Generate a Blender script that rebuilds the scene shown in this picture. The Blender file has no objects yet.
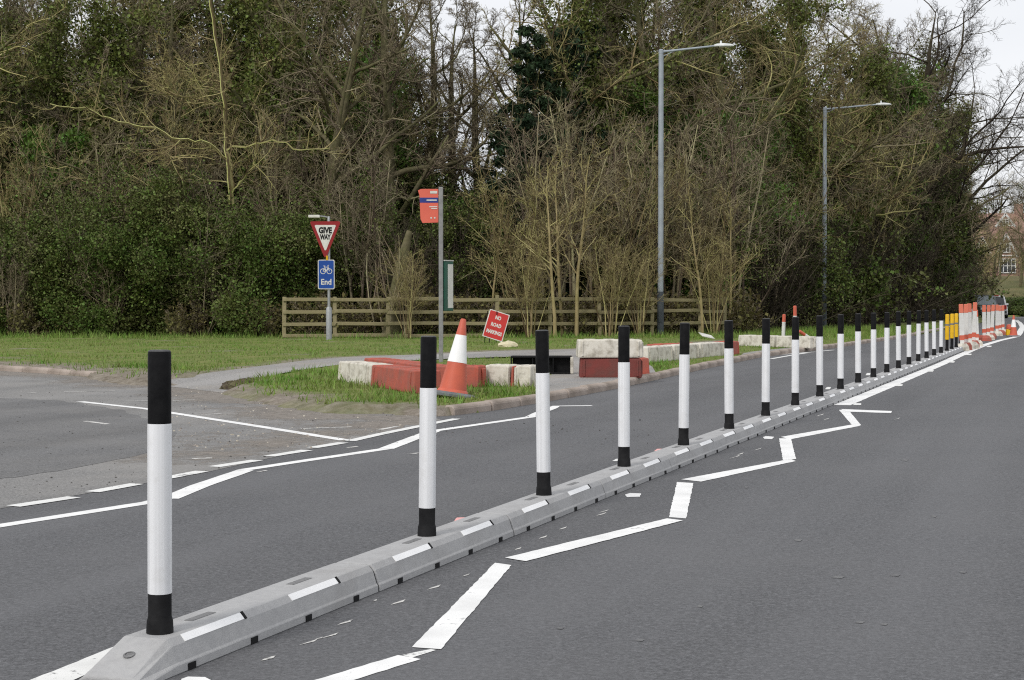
import bpy, bmesh, math, random
import numpy as np
from mathutils import Vector, Matrix

sc = bpy.context.scene
col = sc.collection
R = math.radians

# ------------------------------------------------------------------ camera
F = 1600.0            # focal length in pixels of the 1024 px wide frame
HORIZON = 302.0
CAM_H = 1.29
PITCH = math.atan((340.0 - HORIZON) / F)
cam_d = bpy.data.cameras.new('camera')
cam = bpy.data.objects.new('camera', cam_d)
col.objects.link(cam)
cam_d.sensor_width = 36.0
cam_d.lens = F / 1024.0 * 36.0
cam_d.clip_end = 3000.0
cam.location = (0, 0, CAM_H)
cam.rotation_euler = (R(90) - PITCH, 0, 0)
sc.camera = cam

# ------------------------------------------------------------------ sky, sun, exposure
SUN_EL, SUN_AZ = R(42), R(212)      # high behind the camera, veiled by cloud
world = bpy.data.worlds.new('World')
sc.world = world
world.use_nodes = True
wn, wl = world.node_tree.nodes, world.node_tree.links
wn.clear()
w_out = wn.new('ShaderNodeOutputWorld')
w_bg = wn.new('ShaderNodeBackground')
w_sky = wn.new('ShaderNodeTexSky')
w_sky.sky_type = 'NISHITA'
w_sky.sun_disc = False
w_sky.sun_elevation = SUN_EL
w_sky.sun_rotation = SUN_AZ
w_sky.air_density = 1.0
w_sky.dust_density = 3.0
w_tc = wn.new('ShaderNodeTexCoord')
w_map = wn.new('ShaderNodeMapping')
w_map.inputs['Scale'].default_value = (1, 1, 2.6)
w_noise = wn.new('ShaderNodeTexNoise')
w_noise.inputs['Scale'].default_value = 2.2
w_noise.inputs['Detail'].default_value = 6
w_ramp = wn.new('ShaderNodeValToRGB')
w_ramp.color_ramp.elements[0].position = 0.3
w_ramp.color_ramp.elements[0].color = (7.5, 7.75, 8.2, 1)
w_ramp.color_ramp.elements[1].position = 0.7
w_ramp.color_ramp.elements[1].color = (9.7, 9.75, 9.9, 1)
w_mix = wn.new('ShaderNodeMixRGB')
w_mix.inputs['Fac'].default_value = 0.93
wl.new(w_tc.outputs['Generated'], w_map.inputs['Vector'])
wl.new(w_map.outputs['Vector'], w_noise.inputs['Vector'])
wl.new(w_noise.outputs['Fac'], w_ramp.inputs['Fac'])
wl.new(w_sky.outputs['Color'], w_mix.inputs['Color1'])
wl.new(w_ramp.outputs['Color'], w_mix.inputs['Color2'])
wl.new(w_mix.outputs['Color'], w_bg.inputs['Color'])
w_bg.inputs['Strength'].default_value = 0.1
wl.new(w_bg.outputs['Background'], w_out.inputs['Surface'])

sun_d = bpy.data.lights.new('sun', 'SUN')
sun_d.energy = 1.5
sun_d.angle = R(10)
sun_d.color = (1.0, 0.96, 0.9)
sun = bpy.data.objects.new('sun', sun_d)
col.objects.link(sun)
sd = Vector((math.sin(SUN_AZ) * math.cos(SUN_EL), math.cos(SUN_AZ) * math.cos(SUN_EL), math.sin(SUN_EL)))
sun.rotation_euler = (-sd).to_track_quat('-Z', 'Y').to_euler()
sun.location = (0, -20, 40)

vs = sc.view_settings
vs.view_transform = 'Standard'
vs.look = 'None'
vs.gamma = 1.0
vs.exposure = 0.12
vs.use_curve_mapping = False
sc.cycles.use_denoising = False
sc.cycles.pixel_filter_type = 'BLACKMAN_HARRIS'
sc.cycles.filter_width = 1.15
sc.cycles.max_bounces = 6
sc.cycles.diffuse_bounces = 3
sc.cycles.transparent_max_bounces = 4

# ------------------------------------------------------------------ pixel -> place
CP, SP = math.cos(PITCH), math.sin(PITCH)
def ray(px, py):
    u, v = (px - 512.0) / F, (340.0 - py) / F
    return Vector((u, CP + v * SP, -SP + v * CP))
def P(px, py, z=0.0):
    d = ray(px, py)
    t = (z - CAM_H) / d.z
    return Vector((d.x * t, d.y * t, z))
def PY(px, py, Y):
    d = ray(px, py)
    t = Y / d.y
    return Vector((d.x * t, Y, CAM_H + d.z * t))
def X_at(px, Y):
    return (px - 512.0) / F * Y

# ------------------------------------------------------------------ materials
MATS = {}
def mat(name, c1, c2=None, scale=5.0, rough=0.8, bump=0.0, bscale=None, spec=0.3, metal=0.0, detail=6,
        lo=0.35, hi=0.65, c3=None, scale3=0.8, amt3=0.5, island=0.0, trans=0.0, lo3=0.45, hi3=0.7):
    """procedural material: two tones by noise, an optional third tone in larger patches, bump, per-piece tint"""
    if name in MATS:
        return MATS[name]
    m = bpy.data.materials.new(name)
    m.use_nodes = True
    n, l = m.node_tree.nodes, m.node_tree.links
    b = n['Principled BSDF']
    b.inputs['Roughness'].default_value = rough
    b.inputs['Specular IOR Level'].default_value = spec
    b.inputs['Metallic'].default_value = metal
    tc = n.new('ShaderNodeTexCoord')
    src = None
    if c2 is None:
        c2 = tuple(v * 0.82 for v in c1)
    nz = n.new('ShaderNodeTexNoise')
    nz.inputs['Scale'].default_value = scale
    nz.inputs['Detail'].default_value = detail
    nz.inputs['Roughness'].default_value = 0.6
    l.new(tc.outputs['Object'], nz.inputs['Vector'])
    rp = n.new('ShaderNodeValToRGB')
    rp.color_ramp.elements[0].position = lo
    rp.color_ramp.elements[1].position = hi
    rp.color_ramp.elements[0].color = (*c1, 1)
    rp.color_ramp.elements[1].color = (*c2, 1)
    l.new(nz.outputs['Fac'], rp.inputs['Fac'])
    src = rp.outputs['Color']
    if c3 is not None:
        n3 = n.new('ShaderNodeTexNoise')
        n3.inputs['Scale'].default_value = scale3
        n3.inputs['Detail'].default_value = 8
        n3.inputs['Roughness'].default_value = 0.65
        l.new(tc.outputs['Object'], n3.inputs['Vector'])
        mr = n.new('ShaderNodeMapRange')
        mr.inputs['From Min'].default_value = lo3
        mr.inputs['From Max'].default_value = hi3
        mr.inputs['To Max'].default_value = amt3
        l.new(n3.outputs['Fac'], mr.inputs['Value'])
        mx = n.new('ShaderNodeMixRGB')
        l.new(mr.outputs['Result'], mx.inputs['Fac'])
        l.new(src, mx.inputs['Color1'])
        mx.inputs['Color2'].default_value = (*c3, 1)
        src = mx.outputs['Color']
    if island > 0:
        g = n.new('ShaderNodeNewGeometry')
        mr = n.new('ShaderNodeMapRange')
        mr.inputs['To Min'].default_value = 1.0 - island
        mr.inputs['To Max'].default_value = 1.0 + island
        l.new(g.outputs['Random Per Island'], mr.inputs['Value'])
        hs = n.new('ShaderNodeHueSaturation')
        l.new(mr.outputs['Result'], hs.inputs['Value'])
        mr2 = n.new('ShaderNodeMapRange')
        mr2.inputs['To Min'].default_value = 0.5 - 0.05 * island
        mr2.inputs['To Max'].default_value = 0.5 + 0.04 * island
        l.new(g.outputs['Random Per Island'], mr2.inputs['Value'])
        l.new(mr2.outputs['Result'], hs.inputs['Hue'])
        l.new(src, hs.inputs['Color'])
        src = hs.outputs['Color']
    l.new(src, b.inputs['Base Color'])
    if bump > 0:
        nb = n.new('ShaderNodeTexNoise')
        nb.inputs['Scale'].default_value = bscale or scale * 2
        nb.inputs['Detail'].default_value = 4
        l.new(tc.outputs['Object'], nb.inputs['Vector'])
        bp = n.new('ShaderNodeBump')
        bp.inputs['Strength'].default_value = bump
        bp.inputs['Distance'].default_value = 0.02
        l.new(nb.outputs['Fac'], bp.inputs['Height'])
        l.new(bp.outputs['Normal'], b.inputs['Normal'])
    if trans > 0:
        out = n['Material Output']
        tr = n.new('ShaderNodeBsdfTranslucent')
        l.new(src, tr.inputs['Color'])
        ms = n.new('ShaderNodeMixShader')
        ms.inputs['Fac'].default_value = trans
        l.new(b.outputs['BSDF'], ms.inputs[1])
        l.new(tr.outputs['BSDF'], ms.inputs[2])
        l.new(ms.outputs['Shader'], out.inputs['Surface'])
    MATS[name] = m
    return m

def asphalt(name, dark, light, patch, patch_amt, speck, patch_scale=0.35):
    m = bpy.data.materials.new(name)
    m.use_nodes = True
    n, l = m.node_tree.nodes, m.node_tree.links
    b = n['Principled BSDF']
    b.inputs['Roughness'].default_value = 0.72
    b.inputs['Specular IOR Level'].default_value = 0.4
    tc = n.new('ShaderNodeTexCoord')
    def noise(s, d=4, r=0.6):
        x = n.new('ShaderNodeTexNoise')
        x.inputs['Scale'].default_value = s
        x.inputs['Detail'].default_value = d
        x.inputs['Roughness'].default_value = r
        l.new(tc.outputs['Object'], x.inputs['Vector'])
        return x.outputs['Fac']
    def ramp(f, p0, c0, p1, c1):
        x = n.new('ShaderNodeValToRGB')
        x.color_ramp.elements[0].position = p0
        x.color_ramp.elements[1].position = p1
        x.color_ramp.elements[0].color = (*c0, 1)
        x.color_ramp.elements[1].color = (*c1, 1)
        l.new(f, x.inputs['Fac'])
        return x.outputs['Color']
    def mix(fac, a, c):
        x = n.new('ShaderNodeMixRGB')
        if isinstance(fac, float): x.inputs['Fac'].default_value = fac
        else: l.new(fac, x.inputs['Fac'])
        l.new(a, x.inputs['Color1'])
        if isinstance(c, tuple): x.inputs['Color2'].default_value = (*c, 1)
        else: l.new(c, x.inputs['Color2'])
        return x.outputs['Color']
    def rng(f, a, c, t0, t1):
        x = n.new('ShaderNodeMapRange')
        x.inputs['From Min'].default_value = a
        x.inputs['From Max'].default_value = c
        x.inputs['To Min'].default_value = t0
        x.inputs['To Max'].default_value = t1
        l.new(f, x.inputs['Value'])
        return x.outputs['Result']
    base = ramp(noise(38, 5, 0.85), 0.38, tuple(x * 0.8 for x in dark), 0.62, tuple(x * 1.15 for x in light))
    def cells(s, lo_, hi_, c_in):
        q = n.new('ShaderNodeTexVoronoi')
        q.inputs['Scale'].default_value = s
        l.new(tc.outputs['Object'], q.inputs['Vector'])
        sp_ = n.new('ShaderNodeSeparateColor')
        l.new(q.outputs['Color'], sp_.inputs['Color'])
        r_ = rng(sp_.outputs[0], 0.0, 1.0, lo_, hi_)
        h_ = n.new('ShaderNodeHueSaturation')
        l.new(r_, h_.inputs['Value']); l.new(c_in, h_.inputs['Color'])
        return h_.outputs['Color']
    base = cells(130, 0.7, 1.3, base)
    base = cells(52, 0.88, 1.12, base)
    # stone chippings
    v = n.new('ShaderNodeTexVoronoi')
    v.inputs['Scale'].default_value = 85
    l.new(tc.outputs['Object'], v.inputs['Vector'])
    sp = rng(v.outputs['Distance'], 0.05, 0.22, speck, 0.0)
    sel = rng(noise(25, 2), 0.5, 0.62, 0.0, 1.0)
    mm = n.new('ShaderNodeMath'); mm.operation = 'MULTIPLY'
    l.new(sp, mm.inputs[0]); l.new(sel, mm.inputs[1])
    c = mix(mm.outputs[0], base, tuple(min(1, x * 2.4) for x in light))
    # dark pits
    v2 = n.new('ShaderNodeTexVoronoi')
    v2.inputs['Scale'].default_value = 42
    l.new(tc.outputs['Object'], v2.inputs['Vector'])
    c = mix(rng(v2.outputs['Distance'], 0.06, 0.2, 0.55, 0.0), c, tuple(x * 0.4 for x in dark))
    # broad patches, scuffs and long streaks
    c = mix(rng(noise(patch_scale, 8, 0.7), 0.42, 0.66, 0.0, patch_amt), c, patch)
    mp = n.new('ShaderNodeMapping')
    mp.inputs['Scale'].default_value = (1.1, 0.05, 1)
    m0 = n.new('ShaderNodeMapping')
    m0.inputs['Rotation'].default_value = (0, 0, R(19.6))
    l.new(tc.outputs['Object'], m0.inputs['Vector'])
    l.new(m0.outputs['Vector'], mp.inputs['Vector'])
    ns = n.new('ShaderNodeTexNoise')
    ns.inputs['Scale'].default_value = 1.0
    ns.inputs['Detail'].default_value = 5
    l.new(mp.outputs['Vector'], ns.inputs['Vector'])
    c = mix(rng(ns.outputs['Fac'], 0.48, 0.68, 0.0, 0.38), c, tuple(x * 1.3 for x in light))
    c = mix(rng(ns.outputs['Fac'], 0.48, 0.3, 0.0, 0.35), c, tuple(x * 0.75 for x in dark))
    l.new(c, b.inputs['Base Color'])
    bp = n.new('ShaderNodeBump')
    bp.inputs['Strength'].default_value = 0.5
    bp.inputs['Distance'].default_value = 0.006
    l.new(noise(120, 3, 0.7), bp.inputs['Height'])
    l.new(bp.outputs['Normal'], b.inputs['Normal'])
    MATS[name] = m
    return m

def paint(name, c, wear, under=(0.13, 0.13, 0.135)):
    """thermoplastic road paint, worn through to the asphalt in flakes"""
    m = bpy.data.materials.new(name)
    m.use_nodes = True
    n, l = m.node_tree.nodes, m.node_tree.links
    b = n['Principled BSDF']
    b.inputs['Roughness'].default_value = 0.7
    tc = n.new('ShaderNodeTexCoord')
    nz = n.new('ShaderNodeTexNoise')
    nz.inputs['Scale'].default_value = 26
    nz.inputs['Detail'].default_value = 8
    nz.inputs['Roughness'].default_value = 0.75
    l.new(tc.outputs['Object'], nz.inputs['Vector'])
    n2 = n.new('ShaderNodeTexNoise')
    n2.inputs['Scale'].default_value = 3.5
    n2.inputs['Detail'].default_value = 5
    l.new(tc.outputs['Object'], n2.inputs['Vector'])
    ad = n.new('ShaderNodeMath'); ad.operation = 'MULTIPLY_ADD'
    l.new(n2.outputs['Fac'], ad.inputs[0]); ad.inputs[1].default_value = 0.5
    l.new(nz.outputs['Fac'], ad.inputs[2])
    mr = n.new('ShaderNodeMapRange')
    mr.inputs['From Min'].default_value = 1.02 - wear
    mr.inputs['From Max'].default_value = 1.08 - wear
    l.new(ad.outputs[0], mr.inputs['Value'])
    r1 = n.new('ShaderNodeValToRGB')
    r1.color_ramp.elements[0].color = (*[x * 0.86 for x in c], 1)
    r1.color_ramp.elements[1].color = (*c, 1)
    r1.color_ramp.elements[0].position = 0.35
    r1.color_ramp.elements[1].position = 0.6
    l.new(n2.outputs['Fac'], r1.inputs['Fac'])
    mx = n.new('ShaderNodeMixRGB')
    l.new(mr.outputs['Result'], mx.inputs['Fac'])
    l.new(r1.outputs['Color'], mx.inputs['Color1'])
    mx.inputs['Color2'].default_value = (*under, 1)
    l.new(mx.outputs['Color'], b.inputs['Base Color'])
    MATS[name] = m
    return m

M_road = asphalt('asphalt_new', (0.074, 0.075, 0.08), (0.110, 0.111, 0.117), (0.128, 0.127, 0.13), 0.45, 0.6)
M_side = asphalt('asphalt_old', (0.135, 0.133, 0.131), (0.22, 0.216, 0.211), (0.285, 0.272, 0.256), 0.7, 0.8, 0.45)
M_foot = asphalt('asphalt_path', (0.2, 0.195, 0.19), (0.31, 0.3, 0.29), (0.34, 0.3, 0.25), 0.6, 0.6, 0.5)
M_paint = paint('paint_fresh', (0.84, 0.84, 0.83), 0.13, (0.3, 0.3, 0.3))
M_paint2 = paint('paint_used', (0.78, 0.78, 0.76), 0.17, (0.2, 0.2, 0.2))
M_paint3 = paint('paint_worn', (0.66, 0.65, 0.62), 0.25, (0.24, 0.235, 0.23))
M_scuff = paint('scuffed_asphalt', (0.16, 0.16, 0.16), 0.3, (0.1, 0.1, 0.103))
M_pink = paint('paint_pink', (0.85, 0.42, 0.40), 0.2, (0.3, 0.25, 0.25))

# ------------------------------------------------------------------ mesh helpers
class MB:
    def __init__(s):
        s.v, s.f = [], []
    def add(s, vs, fs):
        o = len(s.v)
        s.v += [tuple(x) for x in vs]
        s.f += [tuple(i + o for i in f) for f in fs]
        return s
    def box(s, c, size, rot=None):
        x, y, z = [k / 2 for k in size]
        c = Vector(c)
        vs = [Vector((i * x, j * y, k * z)) for i in (-1, 1) for j in (-1, 1) for k in (-1, 1)]
        if rot is not None:
            vs = [rot @ v for v in vs]
        return s.add([v + c for v in vs], [(0, 1, 3, 2), (4, 6, 7, 5), (0, 4, 5, 1), (2, 3, 7, 6), (0, 2, 6, 4), (1, 5, 7, 3)])
    def loft(s, rings, caps=True):
        k = len(rings[0])
        vs = [p for r in rings for p in r]
        fs = []
        for i in range(len(rings) - 1):
            for j in range(k):
                a, b = i * k + j, i * k + (j + 1) % k
                fs.append((a, b, b + k, a + k))
        if caps:
            fs.append(tuple(range(k))[::-1])
            fs.append(tuple(range((len(rings) - 1) * k, len(rings) * k)))
        return s.add(vs, fs)
    def tube(s, pts, rad, k=8, caps=True):
        pts = [Vector(p) for p in pts]
        if not isinstance(rad, (list, tuple)):
            rad = [rad] * len(pts)
        rings = []
        for i, p in enumerate(pts):
            d = (pts[min(i + 1, len(pts) - 1)] - pts[max(i - 1, 0)]).normalized()
            a = Vector((0, 0, 1)) if abs(d.z) < 0.9 else Vector((1, 0, 0))
            u = d.cross(a).normalized()
            w = d.cross(u)
            rings.append([p + (u * math.cos(2 * math.pi * j / k) + w * math.sin(2 * math.pi * j / k)) * rad[i] for j in range(k)])
        return s.loft(rings, caps)
    def lathe(s, prof, k=16, c=(0, 0, 0)):
        c = Vector(c)
        return s.loft([[c + Vector((r * math.cos(2 * math.pi * j / k), r * math.sin(2 * math.pi * j / k), z)) for j in range(k)] for r, z in prof])
    def prism(s, poly, y0, y1):
        """outline in the xz plane, thickness along y"""
        return s.loft([[Vector((x, y0, z)) for x, z in poly], [Vector((x, y1, z)) for x, z in poly]])
    def sheet(s, poly):
        return s.add(poly, [tuple(range(len(poly)))])
    def build(s, name, m, parent=None, bevel=0.0, seg=2, smooth=False):
        me = bpy.data.meshes.new(name)
        me.from_pydata(s.v, [], s.f)
        bm = bmesh.new()
        bm.from_mesh(me)
        bmesh.ops.recalc_face_normals(bm, faces=bm.faces)
        if bevel > 0:
            es = [e for e in bm.edges if len(e.link_faces) == 2 and e.calc_face_angle(0) > R(28)]
            bmesh.ops.bevel(bm, geom=es, offset=bevel, segments=seg, profile=0.5, affect='EDGES', clamp_overlap=True)
        bm.to_mesh(me)
        bm.free()
        if smooth:
            me.polygons.foreach_set('use_smooth', [True] * len(me.polygons))
            try:
                me.set_sharp_from_angle(angle=R(40))
            except Exception:
                pass
        me.materials.append(m)
        o = bpy.data.objects.new(name, me)
        col.objects.link(o)
        o.parent = parent
        return o

def tag(o, label=None, cat=None, group=None, kind=None):
    if label: o['label'] = label
    if cat: o['category'] = cat
    if group: o['group'] = group
    if kind: o['kind'] = kind
    return o
def empty(name, loc=(0, 0, 0), rz=0.0):
    o = bpy.data.objects.new(name, None)
    col.objects.link(o)
    o.empty_display_size = 0.2
    o.location = loc
    o.rotation_euler = (0, 0, rz)
    return o
KIDS = {}
def copy_tree(o, parent=None):
    c = o.copy()
    col.objects.link(c)
    c.parent = parent
    for ch in o.children:
        copy_tree(ch, c)
    return c
def np_mesh(name, V, Q, m, parent=None, smooth=False):
    """V (n,3), Q (f,k) faces of equal size"""
    me = bpy.data.meshes.new(name)
    V = np.asarray(V, dtype=np.float32)
    Q = np.asarray(Q, dtype=np.int32)
    k = Q.shape[1]
    me.vertices.add(len(V))
    me.vertices.foreach_set('co', V.ravel())
    me.loops.add(Q.size)
    me.loops.foreach_set('vertex_index', Q.ravel())
    me.polygons.add(len(Q))
    me.polygons.foreach_set('loop_start', np.arange(0, Q.size, k, dtype=np.int32))
    me.polygons.foreach_set('loop_total', np.full(len(Q), k, dtype=np.int32))
    if smooth:
        me.polygons.foreach_set('use_smooth', np.ones(len(Q), dtype=bool))
    me.update(calc_edges=True)
    me.materials.append(m)
    if parent is False:
        return me
    o = bpy.data.objects.new(name, me)
    col.objects.link(o)
    o.parent = parent
    return o
def text_mesh(name, body, size, m, parent, loc, rot, bold=0.0, sx=1.0):
    cu = bpy.data.curves.new(name, 'FONT')
    cu.body = body
    cu.size = size
    cu.align_x = 'CENTER'
    cu.align_y = 'CENTER'
    cu.offset = bold
    cu.extrude = 0.001
    cu.resolution_u = 3
    t = bpy.data.objects.new('tmp', cu)
    col.objects.link(t)
    dg = bpy.context.evaluated_depsgraph_get()
    me = bpy.data.meshes.new_from_object(t.evaluated_get(dg))
    bpy.data.objects.remove(t)
    me.name = name
    me.materials.clear()
    me.materials.append(m)
    o = bpy.data.objects.new(name, me)
    col.objects.link(o)
    o.parent = parent
    o.location = loc
    o.rotation_euler = rot
    o.scale = (sx, 1, 1)
    return o
ORD = ['first', 'second', 'third', 'fourth', 'fifth', 'sixth', 'seventh', 'eighth', 'ninth', 'tenth', 'eleventh', 'twelfth',
       'thirteenth', 'fourteenth', 'fifteenth', 'sixteenth', 'seventeenth', 'eighteenth', 'nineteenth', 'twentieth',
       'twenty-first', 'twenty-second', 'twenty-third', 'twenty-fourth']
rs = np.random.RandomState(7)
random.seed(5)

# ------------------------------------------------------------------ the ground
VERGE_Z = 0.10
ROAD_ANG = math.atan(571.0 / F)                    # the separator runs this much to the right of the view
RD = Vector((math.sin(ROAD_ANG), math.cos(ROAD_ANG), 0))
RN = Vector((math.cos(ROAD_ANG), -math.sin(ROAD_ANG), 0))   # to the right of the separator
B2 = P(426.5, 535.5, 0.12) + RN * 0.018; B2.z = 0               # the second bollard stands here
SPACING = 1.80

M_ground = mat('soil_grass', (0.10, 0.13, 0.04), (0.16, 0.13, 0.07), 0.6, 0.95)
g = MB().sheet([(-900, -300, -0.06), (900, -300, -0.06), (900, 1500, -0.06), (-900, 1500, -0.06)]).build('ground', M_ground)
tag(g, 'wide grassy ground around the roads', None, kind='structure')

kerb_px = [(440, 417), (481, 412.5), (551, 401), (618, 388.5), (700, 370), (760, 357.5), (835, 348), (900, 338.5)]
kerb_w = [P(x, y) for x, y in kerb_px]
kw_end = [kerb_w[-1] + RD * d for d in (14, 34, 60, 85)]
kerb_line = kerb_w + kw_end
mouth_px = [(-70, 368.5), (0, 371), (50, 374), (95, 378), (128, 384), (160, 386), (205, 384), (222, 388), (240, 396), (300, 408), (345, 413.5), (392, 413)]
mouth_w = [P(x, y) for x, y in mouth_px]

right_far = [B2 + RD * 150 + RN * 6.2, B2 - RD * 40 + RN * 6.2]
road_poly = [(-34, -22, 0), tuple(right_far[1]), tuple(right_far[0]), tuple(kw_end[-1] - RN * 0.4 + RD * 2)]
road_poly += [tuple(p - RN * 0.4) for p in reversed(kerb_line[:-1])] + [tuple(P(392, 405)), (-34, 19, 0)]
road = MB().sheet([(p[0], p[1], 0.0) for p in road_poly]).build('main_road', M_road)
tag(road, 'grey asphalt main road with white markings', None, kind='structure')
side_poly = [P(443, 420.5, 0.002), P(345, 441.5, 0.002), P(200, 473.5, 0.002), P(0, 508.5, 0.002), P(-160, 536, 0.002), (-45, 2, 0.002), (-45, 29, 0.002),
             P(-90, 366, 0.002), P(0, 366, 0.002), P(100, 373, 0.002), P(200, 380, 0.002), P(260, 388, 0.002), P(330, 402, 0.002), P(400, 406, 0.002)]
side = MB().sheet([tuple(p) for p in side_poly]).build('side_road', M_side)
tag(side, 'old worn tarmac of the side road at the junction', None, kind='structure')
# newer dark tarmac repair in the mouth of the junction
pp = [(-60, 405), (0, 398), (60, 401), (120, 409), (150, 418), (178, 432), (168, 446), (130, 458), (60, 470), (-60, 488)]
ppw = [P(x, y, 0.004) for x, y in pp]
ppo = []
for i_, p_ in enumerate(ppw):
    q_ = ppw[(i_ + 1) % len(ppw)]
    n_ = max(1, int((q_ - p_).length / 0.12))
    for k_ in range(n_):
        c_ = p_.lerp(q_, k_ / n_)
        w_ = 0.10 * math.sin(c_.x * 3.1 + c_.y * 1.3) + 0.06 * math.sin(c_.x * 9 - c_.y * 4) + random.uniform(-0.05, 0.05)
        ppo.append((c_.x, c_.y + w_, 0.004))
pt = MB().sheet(ppo).build('tarmac_patch', asphalt('asphalt_patch', (0.09, 0.0895, 0.091), (0.148, 0.147, 0.148), (0.18, 0.173, 0.166), 0.6, 0.7, 0.6), side)

def seg_dist(px, py, a, b):
    ax, ay, bx, by = a[0], a[1], b[0], b[1]
    dx, dy = bx - ax, by - ay
    t = np.clip(((px - ax) * dx + (py - ay) * dy) / (dx * dx + dy * dy + 1e-9), 0, 1)
    return np.hypot(px - ax - t * dx, py - ay - t * dy)
def line_dist(px, py, pts):
    d = np.full(px.shape, 1e9)
    for a, b in zip(pts[:-1], pts[1:]):
        d = np.minimum(d, seg_dist(px, py, a, b))
    return d
def inside(px, py, poly):
    r = np.zeros(px.shape, bool)
    n = len(poly)
    for i in range(n):
        x1, y1 = poly[i][0], poly[i][1]
        x2, y2 = poly[(i + 1) % n][0], poly[(i + 1) % n][1]
        c = ((y1 > py) != (y2 > py)) & (px < (x2 - x1) * (py - y1) / (y2 - y1 + 1e-12) + x1)
        r ^= c
    return r
def vnoise(x, y, s, seed=0):
    q = np.zeros_like(x)
    r = np.random.RandomState(seed)
    for k in range(5):
        a = r.uniform(0, 6.28, 3)
        f = (1.0 + 0.9 * k) / s
        q += np.sin(x * f * math.cos(a[0]) + y * f * math.sin(a[0]) + a[1]) * np.sin(-x * f * math.sin(a[0] + 0.4) + y * f * math.cos(a[0] + 0.4) + a[2]) / (1 + 0.5 * k)
    return q / 2.0
front_edge = mouth_w + kerb_line
verge_poly = front_edge + [Vector((70, 190, 0)), Vector((-70, 190, 0)), Vector((-70, 24, 0))]
path_up = [(150, 378), (215, 372), (300, 361), (345, 357), (420, 354.5), (500, 351), (580, 349), (660, 345), (720, 341)]
path_lo = [(222, 386), (250, 379), (300, 370), (340, 364.5), (420, 360), (500, 357), (580, 356), (660, 351), (720, 346)]
foot_poly = [P(x, y, VERGE_Z) for x, y in path_up] + [P(x, y, VERGE_Z) for x, y in reversed(path_lo)]
apron_px = [(546, 400), (618, 386.5), (662, 377.5), (652, 366), (620, 357), (590, 352), (562, 352), (556, 368), (546, 378)]
apron_poly = [P(x, y) - RN * 0.11 for x, y in [(551, 401), (584, 394.8), (618, 388.5), (662, 378.6)]] + [P(x, y, VERGE_Z) for x, y in apron_px[3:]]
lay_px = [(744, 359.5), (765, 355), (800, 350.7), (836, 346.6), (800, 346.8), (765, 350), (744, 352.5)]
lay_poly = [P(x, y) - RN * 0.11 for x, y in [(745, 360.6), (760, 357.5), (797, 352.8), (835, 348)]] + [P(x, y, VERGE_Z) for x, y in lay_px[4:]]
dirt_line = mouth_w[6:] + [kerb_line[0]]
def verge_fields(x, y):
    ins = inside(x, y, verge_poly)
    d = line_dist(x, y, front_edge)
    d = np.where(ins, d, -d)
    kd = line_dist(x, y, kerb_line)
    paved = inside(x, y, foot_poly) | inside(x, y, apron_poly) | inside(x, y, lay_poly)
    n1 = vnoise(x, y, 0.9, 1)
    n2 = vnoise(x, y, 0.35, 2)
    dd = line_dist(x, y, dirt_line) + 0.35 * n1 + 0.2 * n2
    dirt = np.clip((0.65 - dd) / 0.5, 0, 1)
    dl = line_dist(x, y, mouth_w[:6]) + 0.5 * n1 + 0.25 * n2
    dirt = np.maximum(dirt, np.clip((1.9 - dl) / 1.0, 0, 1) * 0.95)
    dp = line_dist(x, y, [P(a, b, VERGE_Z) for a, b in path_up])
    dirt = np.maximum(dirt, np.clip((0.7 + 0.5 * n1 - dp) / 0.5, 0, 1) * 0.8)
    dirt = np.maximum(dirt, np.clip((n1 + 0.5 * n2 - 0.62) / 0.25, 0, 1) * 0.7)
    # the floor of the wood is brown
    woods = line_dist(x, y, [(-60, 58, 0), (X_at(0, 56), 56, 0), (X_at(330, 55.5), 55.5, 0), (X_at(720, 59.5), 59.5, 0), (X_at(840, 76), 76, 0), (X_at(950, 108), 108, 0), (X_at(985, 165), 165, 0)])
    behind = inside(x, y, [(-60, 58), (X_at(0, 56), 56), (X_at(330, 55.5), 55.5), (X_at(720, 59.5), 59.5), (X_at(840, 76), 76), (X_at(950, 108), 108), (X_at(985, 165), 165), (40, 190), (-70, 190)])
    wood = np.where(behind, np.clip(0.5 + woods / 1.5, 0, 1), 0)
    return d, kd, paved, dirt, wood
gx = np.concatenate([np.arange(-45, 18, 0.3), np.arange(18, 70, 1.0)])
gy = np.concatenate([np.arange(15, 60, 0.3), np.arange(60, 185, 1.6)])
GX, GY = np.meshgrid(gx, gy, indexing='ij')
d, kd, paved, dirt, wood = verge_fields(GX, GY)
Z = np.clip((d + 0.25) / 0.32, 0, 1) * (VERGE_Z + 0.05) - 0.05
bumpy = 0.018 * vnoise(GX, GY, 0.5, 3) + 0.02 * vnoise(GX, GY, 1.7, 4)
Z += np.where(d > 0.5, bumpy, bumpy * np.clip(d / 0.5, 0, 1))
def foot_z(d_):
    return 0.006 + (VERGE_Z - 0.004) * np.clip((d_ - 0.1) / 1.6, 0, 1)
in_foot = inside(GX, GY, foot_poly)
Z = np.where(paved, np.minimum(Z, VERGE_Z - 0.035), Z)
Z = np.where(in_foot, np.minimum(Z, foot_z(d) - 0.03), Z)
Z = np.where(kd < 0.45, np.minimum(Z, VERGE_Z - 0.005), Z)
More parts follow.
